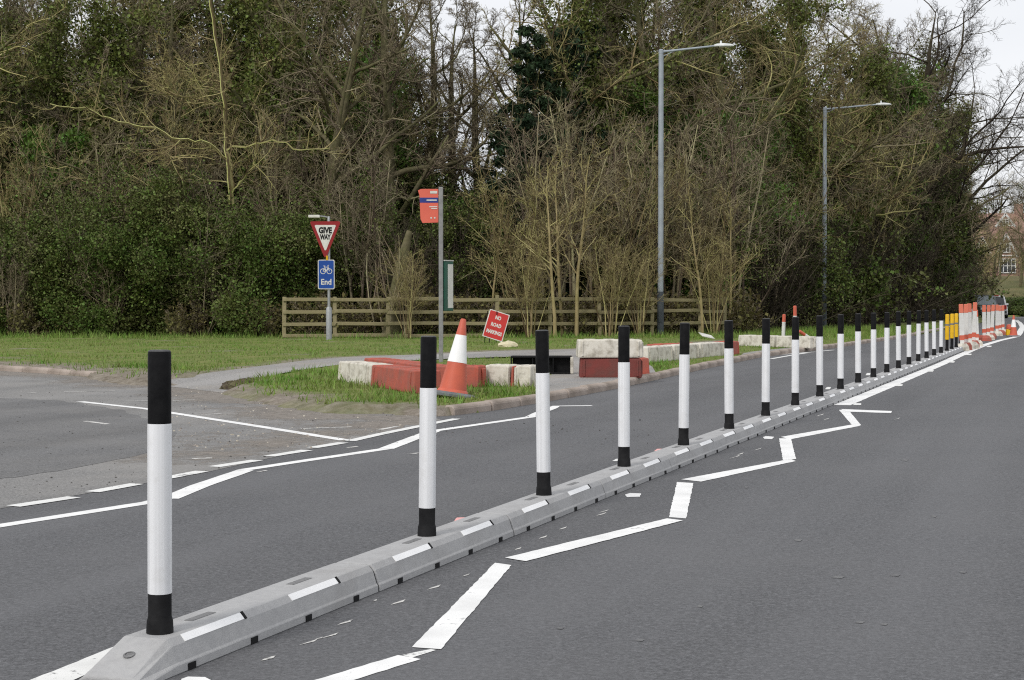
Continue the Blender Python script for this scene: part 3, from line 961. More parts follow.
far_u = sep_unit(-0.9, -0.2, (-0.5,), (-0.675, -0.4), (), 'far')
far_u.location = B2 + RD * (SPACING * N_UNIT); far_u.rotation_euler = (0, 0, UNIT_ROT)
tag(far_u, 'last grey rubber separator unit, sloping down at the far end by the yellow bollards', 'lane separator', 'rubber lane separator units along the road')

def sleeve_mat():
    m = bpy.data.materials.new('white_sleeve')
    m.use_nodes = True
    n, l = m.node_tree.nodes, m.node_tree.links
    b = n['Principled BSDF']
    b.inputs['Roughness'].default_value = 0.42
    b.inputs['Coat Weight'].default_value = 0.25
    tc = n.new('ShaderNodeTexCoord')
    mp = n.new('ShaderNodeMapping'); mp.inputs['Scale'].default_value = (60, 60, 0.4)
    l.new(tc.outputs['Object'], mp.inputs['Vector'])
    nz = n.new('ShaderNodeTexNoise'); nz.inputs['Scale'].default_value = 1.0; nz.inputs['Detail'].default_value = 3
    l.new(mp.outputs['Vector'], nz.inputs['Vector'])
    r = n.new('ShaderNodeValToRGB')
    r.color_ramp.elements[0].position = 0.35; r.color_ramp.elements[1].position = 0.65
    r.color_ramp.elements[0].color = (0.70, 0.71, 0.73, 1); r.color_ramp.elements[1].color = (0.82, 0.83, 0.85, 1)
    l.new(nz.outputs['Fac'], r.inputs['Fac'])
    oi = n.new('ShaderNodeObjectInfo')
    va = n.new('ShaderNodeVectorMath'); va.operation = 'ADD'
    cb = n.new('ShaderNodeCombineXYZ'); ml = n.new('ShaderNodeMath'); ml.operation = 'MULTIPLY'; ml.inputs[1].default_value = 50
    l.new(oi.outputs['Random'], ml.inputs[0]); l.new(ml.outputs[0], cb.inputs['Z']); l.new(tc.outputs['Object'], va.inputs[0]); l.new(cb.outputs[0], va.inputs[1])
    n2 = n.new('ShaderNodeTexNoise'); n2.inputs['Scale'].default_value = 9; n2.inputs['Detail'].default_value = 9; n2.inputs['Roughness'].default_value = 0.75
    l.new(va.outputs[0], n2.inputs['Vector'])
    mr = n.new('ShaderNodeMapRange'); mr.inputs['From Min'].default_value = 0.52; mr.inputs['From Max'].default_value = 0.78; mr.inputs['To Max'].default_value = 0.5
    l.new(n2.outputs['Fac'], mr.inputs['Value'])
    mx = n.new('ShaderNodeMixRGB'); mx.inputs['Color2'].default_value = (0.55, 0.54, 0.52, 1)
    l.new(mr.outputs['Result'], mx.inputs['Fac']); l.new(r.outputs['Color'], mx.inputs['Color1'])
    l.new(mx.outputs['Color'], b.inputs['Base Color'])
    return m
M_sleeve = sleeve_mat()
M_cap = mat('cap_grey', (0.05, 0.05, 0.055), (0.09, 0.09, 0.09), 40, 0.6)
def bollard():
    r = empty('bollard')
    MB().lathe([(0.0475, 0.0), (0.0475, 0.010), (0.0455, 0.045), (0.0435, 0.05), (0.041, 0.06), (0.041, 0.15)], 24).build('base_boot', M_boot, r, smooth=True)
    MB().lathe([(0.0390, 0.14), (0.0422, 0.141), (0.0426, 0.145), (0.0426, 0.735), (0.0420, 0.741), (0.0390, 0.742)], 24).build('white_sleeve', M_sleeve, r, smooth=True)
    MB().lathe([(0.0392, 0.735), (0.0408, 0.742), (0.0408, 0.985), (0.0395, 0.996)], 24).build('black_top', M_black, r, smooth=True)
    MB().lathe([(0.0395, 0.996), (0.0365, 1.0), (0.03, 1.0015), (0.001, 1.002)], 24).build('end_cap', M_cap, r, smooth=True)
    return r
bol = bollard()
offs = [B1_off] + [SPACING * i for i in range(18)]
for i, t in enumerate(offs):
    o = bol if i == 0 else copy_tree(bol)
    p = B2 + RD * t + RN * {0: 0.003, 1: -0.016}.get(i, 0.0)
    o.location = (p.x, p.y, H)
    o.rotation_euler = (random.uniform(-0.012, 0.012), random.uniform(-0.009, 0.009), random.uniform(0, 6))
    if i == 0: o.rotation_euler = (0.003, 0.002, 1.0)
    lab = ('nearest black and white bollard, standing on the ramped end unit' if i == 0 else
           'last black and white bollard, just before the yellow ones' if i == 18 else
           ORD[i] + ' black and white bollard from the near end of the separator')
    tag(o, lab, 'bollard', 'black and white bollards on the separator')
M_yellow = mat('yellow_plastic', (0.78, 0.46, 0.01), (0.62, 0.36, 0.01), 6, 0.45)
def ybollard():
    r = empty('yellow_bollard')
    MB().lathe([(0.048, 0.0), (0.048, 0.02), (0.036, 0.06), (0.036, 0.27)], 16).build('black_post', M_black, r, smooth=True)
    MB().lathe([(0.036, 0.265), (0.048, 0.27), (0.048, 0.86), (0.042, 0.875), (0.001, 0.88)], 16).build('yellow_sleeve', M_yellow, r, smooth=True)
    MB().lathe([(0.0485, 0.60), (0.0485, 0.64)], 16).build('dark_band', M_plate, r, smooth=True)
    return r
yb = ybollard()
for i in range(4):
    o = yb if i == 0 else copy_tree(yb)
    p = B2 + RD * (SPACING * (17.95 + 0.84 * i))
    o.location = (p.x, p.y, H); o.rotation_euler = (random.uniform(-.01, .01), random.uniform(-.01, .01), i * 1.3)
    tag(o, ['nearest', 'second nearest', 'third nearest', 'farthest'][i] + ' of the four yellow bollards on black posts', 'bollard', 'yellow bollards at the far end of the separator')

# ------------------------------------------------------------------ orange and white boards and cones
M_orange = mat('orange_plastic', (0.60, 0.13, 0.075), (0.52, 0.115, 0.075), 4, 0.5, c3=(0.4, 0.1, 0.06), scale3=5, amt3=0.4)
M_wht = mat('white_plastic', (0.72, 0.72, 0.70), (0.6, 0.6, 0.58), 3, 0.5, c3=(0.35, 0.33, 0.3), scale3=4, amt3=0.4)
M_redblk = mat('red_block', (0.46, 0.105, 0.07), (0.38, 0.09, 0.065), 6, 0.75, 0.12, 30, c3=(0.26, 0.11, 0.085), scale3=4.5, amt3=0.6, lo3=0.4, hi3=0.6)
M_maroon = mat('maroon_block', (0.20, 0.045, 0.038), (0.16, 0.045, 0.038), 6, 0.8, 0.3, 30, c3=(0.12, 0.06, 0.05), scale3=3.3, amt3=0.7)
M_whtblk = mat('white_block', (0.68, 0.65, 0.58), (0.58, 0.545, 0.47), 9, 0.8, 0.12, 30, c3=(0.24, 0.215, 0.17), scale3=6.5, amt3=0.7, lo3=0.46, hi3=0.66)
def board():
    r = empty('delineator_board')
    def pan(z0, z1, w0, w1, t):
        m = MB()
        m.loft([[Vector((sx * w0, sy * t, z0)) for sx, sy in ((-1, -1), (1, -1), (1, 1), (-1, 1))], [Vector((sx * w1, sy * t, z1)) for sx, sy in ((-1, -1), (1, -1), (1, 1), (-1, 1))]])
        return m
    pan(0.28, 0.42, 0.062, 0.062, 0.026).build('lower_band', M_orange, r, bevel=0.008)
    pan(0.42, 1.02, 0.061, 0.058, 0.024).build('white_panel', M_wht, r, bevel=0.004)
    M_orange2 = mat('orange_faded', (0.72, 0.20, 0.12), (0.62, 0.17, 0.11), 4, 0.5)
    pan(1.02, 1.26, 0.060, 0.057, 0.026).build('upper_band', M_orange2, r, bevel=0.01)
    m = MB(); m.box((0, 0, 0.15), (0.10, 0.06, 0.28)); m.build('post', M_wht, r)
    m = MB(); m.loft([[Vector((sx * 0.16, sy * 0.30, 0.0)) for sx, sy in ((-1, -1), (1, -1), (1, 1), (-1, 1))], [Vector((sx * 0.15, sy * 0.28, 0.12)) for sx, sy in ((-1, -1), (1, -1), (1, 1), (-1, 1))],
                     [Vector((sx * 0.10, sy * 0.2, 0.2)) for sx, sy in ((-1, -1), (1, -1), (1, 1), (-1, 1))]])
    m.build('base_block', M_whtblk, r, bevel=0.01)
    return r
bd = board()
spots = [(962.5, 42.2), (966.2, 43.2), (970, 44.2), (973.5, 45.4), (977.3, 47.0), (984.2, 53.0), (988, 54.5), (991.6, 56.5), (997, 61.0), (1000, 63.0), (1003, 65.0)]
blab = ['first, nearest the yellow bollards, in the near clump', 'second in the near clump of five', 'third in the near clump of five', 'fourth in the near clump of five', 'last and lowest-looking in the near clump of five',
        'first in the middle clump of three', 'second in the middle clump of three', 'third in the middle clump of three', 'first in the far clump beside the cone', 'second in the far clump beside the cone', 'farthest of all, beside the cone']
for i, (px, Y) in enumerate(spots):
    o = bd if i == 0 else copy_tree(bd)
    o.location = (X_at(px, Y), Y, 0); o.rotation_euler = (random.uniform(-.03, .03), random.uniform(-.05, .05), -ROAD_ANG * 0.4 + random.uniform(-0.25, 0.25))
    o.scale = (1, 1, 0.84 if i == 4 else random.uniform(0.97, 1.02) * (1.0 if i < 5 else 0.93))
    if i % 2: 
        for ch in o.children:
            if ch.name.startswith('base_block'):
                ch.data = ch.data.copy() if i == 1 else red_base
                if i == 1:
                    ch.data.materials[0] = M_redblk; red_base = ch.data
    tag(o, 'orange and white delineator board, ' + blab[i], 'barrier', 'orange and white boards beyond the yellow bollards')

def cone(h, k=20):
    r = empty('traffic_cone')
    s = h / 1.0
    rad = lambda z: (0.19 * (1 - z / h) + 0.035 * z / h) * s
    MB().lathe([(rad(0.06 * h) * 1.13, 0.055 * h), (rad(0.09 * h) * 1.08, 0.085 * h), (rad(0.095 * h), 0.095 * h), (rad(0.44 * h), 0.44 * h)], k).build('orange_lower', M_orange, r, smooth=True)
    MB().lathe([(rad(0.44 * h) + 0.002, 0.44 * h), (rad(0.79 * h) + 0.002, 0.79 * h)], k).build('white_sleeve', M_mark, r, smooth=True)
    MB().lathe([(rad(0.79 * h), 0.79 * h), (rad(0.99 * h), 0.985 * h), (rad(h) * 0.7, h)], k).build('orange_tip', M_orange, r, smooth=True)
    m = MB()
    oc = [(math.cos(R(22.5 + 45 * j)) * 1.0824, math.sin(R(22.5 + 45 * j)) * 1.0824) for j in range(8)]
    m.loft([[Vector((x * 0.31 * s, y * 0.31 * s, 0)) for x, y in oc], [Vector((x * 0.31 * s, y * 0.31 * s, 0.035 * h)) for x, y in oc], [Vector((x * 0.25 * s, y * 0.25 * s, 0.06 * h)) for x, y in oc]])
    m.build('foot', M_foot_rub, r, bevel=0.006)
    return r
M_foot_rub = mat('grey_foot', (0.12, 0.13, 0.135), (0.18, 0.19, 0.2), 9, 0.85, 0.2, 40)
c1 = cone(1.0)
p = P(452, 396, VERGE_Z); c1.location = (p.x, p.y, VERGE_Z - 0.01); c1.rotation_euler = (R(-1), R(9), 0.3)
tag(c1, 'large orange and white traffic cone beside the red barrier blocks', 'traffic cone', 'traffic cones')
c2 = cone(0.8)
p = P(1013.5, 336.5); c2.location = p; c2.rotation_euler = (0, 0, 0.5)
tag(c2, 'small distant orange and white traffic cone at the bend of the white line', 'traffic cone', 'traffic cones')
# yellow cat lamp by the far cone
m = empty('road_lamp', P(1009, 335.5)); tag(m, 'small yellow road lamp lying beside the distant cone', 'lamp')
MB().box((0, 0, 0.12), (0.22, 0.16, 0.24)).build('battery_case', M_yellow, m, bevel=0.02)
MB().lathe([(0.1, 0.24), (0.11, 0.3), (0.1, 0.4), (0.04, 0.43)], 12).build('lens', M_orange, m, smooth=True)

# ------------------------------------------------------------------ red and white barrier blocks
def block(L, m, W=0.40, Hh=0.31, ribs=True, name='barrier_block'):
    """local x = length from 0 to L, y = depth from 0 (front) to W"""
    r = empty(name)
    mb = MB()
    mb.loft([[Vector((x, y, 0)) for x, y in ((0.0, 0), (L, 0), (L, W), (0, W))], [Vector((x, y, 0.05)) for x, y in ((0.0, 0), (L, 0), (L, W), (0, W))],
             [Vector((x, y, Hh)) for x, y in ((0.012, 0.02), (L - 0.012, 0.02), (L - 0.012, W - 0.02), (0.012, W - 0.02))]])
    mb.build('body', m, r, bevel=0.02)
    if ribs:
        for k in range(3):
            x = L * (0.2 + 0.3 * k)
            b = MB(); b.box((x, W * 0.5, Hh), (L * 0.17, W * 0.62, 0.016)); b.build('top_recess_rim', m, r, bevel=0.006, seg=1)
        b = MB(); b.box((L + 0.008, W * 0.5, Hh * 0.48), (0.03, W * 0.3, Hh * 0.8)); b.build('end_key', m, r, bevel=0.008, seg=1)
        for x in (0.07 * L, 0.93 * L):
            b = MB(); b.box((x, 0.008, Hh * 0.5), (0.035, 0.03, Hh * 0.84), Matrix.Rotation(R(-3.5), 3, 'X')); b.build('face_rib', m, r, bevel=0.006, seg=1)
    return r
def put_block(p, q, m, label, z=VERGE_Z - 0.01, W=0.40, tilt=0.0, ribs=True, Hh=0.31):
    p, q = Vector(p), Vector(q)
    dv = q - p
    b = block(dv.length - 0.012, m, W, Hh, ribs)
    b.location = (p.x, p.y, z); b.rotation_euler = (tilt, 0, math.atan2(dv.y, dv.x))
    tag(b, label, 'barrier', 'red and white barrier blocks on the verge')
    return b
V2 = lambda x, y: Vector((x, y, 0))
put_block(V2(-2.63, 24.06), V2(-2.02, 22.72), M_whtblk, 'dirty white barrier block at the left end of the red row')
put_block(V2(-2.01, 22.70), V2(-1.28, 20.75), M_redblk, 'long red barrier block in front, nearest the road, by the second bollard')
put_block(V2(-2.38, 25.5), V2(-1.78, 23.95), M_redblk, 'red barrier block lying behind the dirty white one, far end of the back row')
put_block(V2(-1.77, 23.9), V2(-1.17, 22.35), M_redblk, 'red barrier block in the middle of the back row behind the long red one')
put_block(V2(-1.13, 22.35), V2(-0.78, 22.25), M_redblk, 'short red barrier block hidden partly by the large cone', W=0.42)
put_block(V2(-0.77, 22.25), V2(-0.45, 22.16), M_redblk, 'short red barrier block just right of the large cone', W=0.42)
put_block(V2(-0.40, 22.62), V2(-0.03, 22.42), M_whtblk, 'white barrier block adjoining the red ones right of the large cone')
b = put_block(V2(0.03, 22.38), V2(0.27, 22.25), M_whtblk, 'grimy white barrier block with dark end behind the third bollard')
# the red stripe between the two white blocks
b = put_block(V2(-0.025, 22.41), V2(0.03, 22.38), M_redblk, 'narrow red spacer between two white barrier blocks near the third bollard', ribs=False, W=0.38, Hh=0.3)
# stack
put_block(V2(1.07, 25.2), V2(2.06, 25.2), M_maroon, 'dark red barrier block at the bottom of the two-block stack', W=0.45)
put_block(V2(1.04, 25.18), V2(2.08, 25.22), M_whtblk, 'speckled white barrier block on top of the two-block stack', z=VERGE_Z + 0.31, W=0.45, Hh=0.285)
put_block(V2(2.1, 26.3), V2(2.28, 26.32), M_redblk, 'orange-red rounded block end just right of the two-block stack', W=0.5, Hh=0.28, ribs=False)
put_block(V2(2.68, 31.4), V2(3.3, 32.6), M_whtblk, 'white barrier block nearest in the row left of the fifth bollard')
put_block(V2(3.33, 32.66), V2(4.0, 34.0), M_whtblk, 'white barrier block second in the row, behind the fifth bollard')
put_block(V2(4.03, 34.06), V2(4.75, 35.5), M_whtblk, 'white barrier block third in the row, left of the sixth bollard')
put_block(V2(4.78, 35.6), V2(5.2, 36.5), M_redblk, 'red barrier block at the far end of the row by the sixth bollard')
put_block(V2(3.2, 34.4), V2(4.2, 35.6), M_redblk, 'rusty red barrier block low in grass behind the white row', Hh=0.3, z=0.08)
put_block(V2(6.15, 43.6), V2(6.95, 42.4), M_whtblk, 'grey-white barrier block beyond the kerb left of the seventh bollard', Hh=0.3)
put_block(V2(6.98, 42.3), V2(7.7, 41.3), M_whtblk, 'grey-white barrier block beyond the kerb behind the eighth bollard', Hh=0.3)
# upturned block showing its hollow underside
r = empty('upturned_block', (0.0, 26.4, VERGE_Z - 0.005))
MB().box((0.5, 0.20, 0.02), (1.0, 0.4, 0.03)).build('lower_wall', M_black, r, bevel=0.006, seg=1)
MB().box((0.5, 0.20, 0.285), (1.0, 0.4, 0.03)).build('upper_wall', M_black, r, bevel=0.006, seg=1)
MB().box((0.5, 0.14, 0.152), (0.98, 0.03, 0.235)).build('back_wall', M_black, r)
MB().box((-0.012, 0.19, 0.152), (0.024, 0.38, 0.29)).build('end_wall', M_black, r, bevel=0.006, seg=1)
MB().box((0.99, 0.18, 0.15), (0.05, 0.42, 0.28)).build('end_wall', M_whtblk, r, bevel=0.012)
for x in (0.34, 0.68):
    MB().box((x, 0.07, 0.152), (0.02, 0.12, 0.235)).build('inner_web', M_black, r)
tag(r, 'upturned barrier block showing its black hollow underside', 'barrier', 'red and white barrier blocks on the verge')
# marker posts by the far blocks
def marker_post(px, py, Y, h, tilt, label, top=0.25):
    p = Vector((X_at(px, Y), Y, VERGE_Z - 0.01))
    r = empty('marker_post', p); r.rotation_euler = tilt
    MB().lathe([(0.10, 0), (0.10, 0.04), (0.05, 0.06), (0.048, 0.22 * h)], 12).build('orange_foot', M_orange, r, smooth=True)
    MB().lathe([(0.050, 0.2 * h), (0.050, (1 - top) * h)], 12).build('white_sleeve', M_wht, r, smooth=True)
    MB().lathe([(0.049, (1 - top) * h - 0.002), (0.048, h - 0.02), (0.03, h)], 12).build('orange_top', M_orange, r, smooth=True)
    tag(r, label, 'marker post', 'orange and white marker posts by the far blocks')
marker_post(783, 0, 44.6, 0.86, (0, R(2), 0), 'upright orange and white marker post left of the eighth bollard')
marker_post(795.5, 0, 43.5, 1.10, (0, R(-1), 0), 'tall orange-topped marker post rising behind the eighth bollard')
marker_post(818, 0, 46.0, 0.75, (R(20), R(-58), 0), 'fallen orange and white marker post leaning beside the eighth bollard', 0.3)

# ------------------------------------------------------------------ signs
M_galv = mat('galvanised', (0.36, 0.37, 0.38), (0.28, 0.29, 0.30), 12, 0.55, metal=0.35)
M_galv2 = mat('galvanised_dull', (0.30, 0.30, 0.30), (0.22, 0.22, 0.22), 10, 0.7, metal=0.2)
M_sred = mat('sign_red', (0.30, 0.018, 0.022), (0.25, 0.018, 0.02), 3, 0.5)
M_swht = mat('sign_white', (0.72, 0.71, 0.68), (0.62, 0.61, 0.57), 4, 0.5, c3=(0.4, 0.38, 0.3), scale3=3, amt3=0.5)
M_sblk = mat('sign_black', (0.012, 0.012, 0.012), None, 4, 0.5)
M_sblue = mat('sign_blue', (0.012, 0.07, 0.34), (0.012, 0.06, 0.28), 4, 0.5)
def round_tri(w, h, rr, n=5):
    pts = [(-w / 2, h / 2), (w / 2, h / 2), (0, -h / 2)]
    out = []
    for i in range(3):
        p0, p, p2 = Vector(pts[i - 1]), Vector(pts[i]), Vector(pts[(i + 1) % 3])
        a, b = (p0 - p).normalized(), (p2 - p).normalized()
        half = a.angle(b) / 2
        dd = rr / math.tan(half)
        c = p + (a + b).normalized() * (rr / math.sin(half))
        t0, t1 = p + a * dd, p + b * dd
        for k in range(n + 1):
            v = (t0.lerp(t1, k / n) - c).normalized() * rr + c
            out.append((v.x, v.y))
    return out
def round_rect(w, h, rr, n=4):
    out = []
    for cx, cy, a0 in ((w / 2 - rr, h / 2 - rr, 0), (-w / 2 + rr, h / 2 - rr, 90), (-w / 2 + rr, -h / 2 + rr, 180), (w / 2 - rr, -h / 2 + rr, 270)):
        for k in range(n + 1):
            a = R(a0 + 90 * k / n)
            out.append((cx + rr * math.cos(a), cy + rr * math.sin(a)))
    return out
SY = 50.0
s = empty('give_way_sign', (X_at(329, SY), SY, VERGE_Z - 0.02)); tag(s, 'give way triangle above blue cycle End sign on a grey pole', 'road sign')
MB().lathe([(0.095, 0), (0.095, 1.0), (0.06, 1.06)], 14).build('pole_base', M_galv, s, smooth=True)
MB().lathe([(0.045, 1.0), (0.045, 3.86), (0.03, 3.88)], 12).build('pole', M_galv, s, smooth=True)
def sub(poly, dx, dz):
    return [(x + dx, z + dz) for x, z in poly]
tz = PY(325, 240, SY).z - s.location.z
tx = -0.10
tri = MB().prism(sub(round_tri(0.98, 1.20, 0.05), tx, tz - 0.02), -0.075, -0.06).build('triangle_plate', M_sred, s)
wt = MB().prism(sub(round_tri(0.68, 0.84, 0.03), tx, tz + 0.045), -0.079, -0.0755).build('white_face', M_swht, tri)
text_mesh('lettering', 'GIVE', 0.25, M_sblk, tri, (tx, -0.082, tz + 0.29), (R(90), 0, 0), 0.014, 0.78)
text_mesh('lettering', 'WAY', 0.205, M_sblk, tri, (tx, -0.082, tz + 0.085), (R(90), 0, 0), 0.013, 0.66)
ez = PY(326, 274.5, SY).z - s.location.z
ed = MB().prism(sub(round_rect(0.52, 0.92, 0.05), -0.075, ez), -0.072, -0.06).build('cycle_plate', M_swht, s)
MB().prism(sub(round_rect(0.47, 0.87, 0.035), -0.075, ez), -0.0755, -0.0725).build('blue_face', M_sblue, ed)
text_mesh('lettering', 'End', 0.25, M_swht, ed, (-0.075, -0.078, ez - 0.24), (R(90), 0, 0), 0.006, 0.9)
bk = MB()
def ring(cx, cz, r0, r1, n=20):
    o = [(cx + r1 * math.cos(2 * math.pi * k / n), cz + r1 * math.sin(2 * math.pi * k / n)) for k in range(n)]
    i_ = [(cx + r0 * math.cos(2 * math.pi * k / n), cz + r0 * math.sin(2 * math.pi * k / n)) for k in range(n)]
    bk.add([(x, -0.0775, z) for x, z in o + i_], [(k, (k + 1) % n, n + (k + 1) % n, n + k) for k in range(n)])
cz = ez + 0.10
for sx in (-0.10, 0.10):
    ring(-0.075 + sx, cz, 0.068, 0.088)
for (x0, z0, x1, z1) in [(-0.10, 0, -0.045, 0.13), (-0.045, 0.13, 0.06, 0.13), (0.06, 0.13, 0.0, 0.0), (0.0, 0.0, -0.10, 0), (-0.055, 0.16, 0.0, 0.0), (0.10, 0, 0.05, 0.18), (0.05, 0.18, 0.085, 0.19), (-0.085, 0.165, -0.03, 0.165)]:
    dv = Vector((x1 - x0, z1 - z0)); nn = Vector((-dv.y, dv.x)).normalized() * 0.009
    a, b_ = Vector((-0.075 + x0, cz + z0)), Vector((-0.075 + x1, cz + z1))
    bk.add([(v.x, -0.0778, v.y) for v in (a + nn, b_ + nn, b_ - nn, a - nn)], [(0, 1, 2, 3)])
bk.build('bicycle_symbol', M_swht, ed)
MB().tube([(0, 0, 3.83), (-0.12, -0.05, 3.87), (-0.3, -0.1, 3.88)], 0.025, 8).build('lamp_arm', M_galv, s)
m = MB(); m.loft([[Vector((x, y - 0.12, z)) for y, z in ((-0.06, 3.83), (0.06, 3.83), (0.05, 3.92), (-0.05, 3.92))] for x in (-0.26, -0.62)])
m.build('lamp_head', M_swht, s, bevel=0.02)
MB().box((0.0, -0.05, tz), (0.12, 0.03, 0.05)).build('clip', M_galv, s)
MB().box((0.0, -0.05, ez), (0.12, 0.03, 0.05)).build('clip', M_galv, s)
MB().box((-0.05, -0.07, tz - 0.56), (0.06, 0.03, 0.14)).build('yellow_tag', M_yellow, s)

# bus stop
BY = 31.5
s = empty('bus_stop', (X_at(441, BY), BY, VERGE_Z - 0.02)); tag(s, 'bus stop pole with red flag and green timetable case', 'bus stop')
ptop = PY(440, 187, BY).z - s.location.z
MB().box((0, 0, ptop / 2), (0.085, 0.085, ptop)).build('pole', M_galv2, s, bevel=0.012)
M_flag = mat('flag_red', (0.72, 0.15, 0.10), (0.66, 0.13, 0.09), 3, 0.5)
fz0, fz1 = PY(430, 223, BY).z - s.location.z, PY(430, 189, BY).z - s.location.z
fw = 0.42
fpoly = [(-0.05, fz1), (-fw + 0.03, fz1), (-fw - 0.03, fz1 - 0.03), (-fw, fz1 - 0.12), (-fw + 0.02, fz0 + 0.08), (-fw + 0.06, fz0), (-0.05, fz0 + 0.01)]
fl = MB().prism(fpoly, -0.02, 0.0).build('flag', M_flag, s)
MB().prism([(-0.052, fz1 - 0.17), (-fw + 0.005, fz1 - 0.17), (-fw + 0.008, fz1 - 0.27), (-0.052, fz1 - 0.27)], -0.0235, -0.0205).build('blue_strip', mat('flag_blue', (0.03, 0.05, 0.25), None, 4, 0.5), fl)
for (x, z, w_, h_) in [(-0.14, fz1 - 0.065, 0.14, 0.05), (-0.18, fz1 - 0.22, 0.2, 0.025), (-0.15, fz1 - 0.35, 0.16, 0.018), (-0.13, fz1 - 0.385, 0.12, 0.018), (-0.12, fz0 + 0.1, 0.03, 0.03), (-0.19, fz0 + 0.1, 0.03, 0.03), (-0.26, fz0 + 0.1, 0.03, 0.03)]:
    MB().box((x, -0.0255, z), (w_, 0.003, h_)).build('white_print', M_swht, fl)
MB().lathe([(0.045, 0), (0.045, 0.02)], 12).build('corner_roundel', M_swht, fl)
fl.children[-1].location = (-fw + 0.0, -0.012, fz1 - 0.02); fl.children[-1].rotation_euler = (R(90), 0, 0)
tz0, tz1 = PY(445, 311, BY).z - s.location.z, PY(445, 261, BY).z - s.location.z
M_green = mat('case_green', (0.018, 0.10, 0.065), (0.015, 0.075, 0.05), 4, 0.45)
cs = empty('timetable_case', (0.045, 0.0, 0)); cs.parent = s; cs.rotation_euler = (0, 0, R(62))
MB().box((0.18, 0.0, (tz0 + tz1) / 2), (0.34, 0.06, tz1 - tz0)).build('case_frame', M_green, cs, bevel=0.012)
MB().box((0.225, -0.033, (tz0 + tz1) / 2), (0.2, 0.008, (tz1 - tz0) * 0.88)).build('timetable_sheet', M_swht, cs)
MB().box((0.18, 0.0, tz1 + 0.012), (0.35, 0.07, 0.02)).build('case_top', M_swht, cs)

# tilted red site sign
q = [Vector((491.3, 310.5)), Vector((511.6, 314)), Vector((499, 341)), Vector((482, 336.5))]
NY = 46.0
cn = PY(496, 325.5, NY)
s = empty('site_sign', (cn.x, NY, VERGE_Z - 0.02)); tag(s, 'tilted red NO ROAD MARKINGS sign standing in the grass', 'road sign')
pl = empty('sign_plate', (0, 0, cn.z - s.location.z)); pl.parent = s
pl.rotation_euler = (R(-12), R(17.5), R(6))
MB().prism(round_rect(0.60, 0.83, 0.02), -0.012, 0.012).build('plate_border', M_swht, pl)
MB().prism(round_rect(0.55, 0.78, 0.015), -0.016, -0.0125).build('red_face', mat('site_red', (0.55, 0.035, 0.03), (0.46, 0.035, 0.03), 3, 0.5), pl)
for tx_, z_ in (('NO', 0.22), ('ROAD', 0.0), ('MARKINGS', -0.22)):
    text_mesh('lettering', tx_, 0.15, M_swht, pl, (0, -0.019, z_), (R(90), 0, 0), 0.006, 0.62 if tx_ == 'MARKINGS' else 0.72)
for x in (-0.18, 0.16):
    MB().tube([(x * 0.8 - 0.1, 0.03, 0.95), (x - 0.16, 0.26, 0.0)], 0.014, 6).build('stand_leg', M_black, s)
MB().tube([(-0.30, -0.02, 0.02), (0.10, 0.0, 0.02)], 0.014, 6).build('stand_foot', M_black, s)
MB().tube([(-0.20, 0.0, 0.02), (-0.18, 0.02, 0.2)], 0.014, 6).build('stand_leg', M_black, s)
# crumpled pale bag
mb = MB()
rings = []
for i in range(7):
    t = i / 6
    rr = 0.10 * math.sin(math.pi * (0.08 + 0.84 * t)) + 0.01
    rings.append([Vector(((t - 0.5) * 0.52, rr * 1.3 * math.cos(a) * random.uniform(0.7, 1.3), 0.05 + rr * math.sin(a) * random.uniform(0.6, 1.4))) for a in [2 * math.pi * k / 9 for k in range(9)]])
mb.loft(rings)
bg = mb.build('crumpled_bag', mat('pale_bag', (0.66, 0.60, 0.42), (0.5, 0.45, 0.3), 6, 0.6), smooth=False)
p = P(508, 347.5, VERGE_Z); bg.location = (p.x, p.y, VERGE_Z)
tag(bg, 'crumpled pale yellow bag on the grass below the red sign', 'bag')
mb = MB(); mb.box((0, 0, 0), (0.5, 0.3, 0.02)); 
bg = mb.build('paper_scrap', M_swht); p = P(707, 339, VERGE_Z); bg.location = (p.x, p.y, VERGE_Z + 0.10); bg.rotation_euler = (R(24), R(12), 0.5)
tag(bg, 'white scrap of card in the grass beside the left lamp post', 'litter')

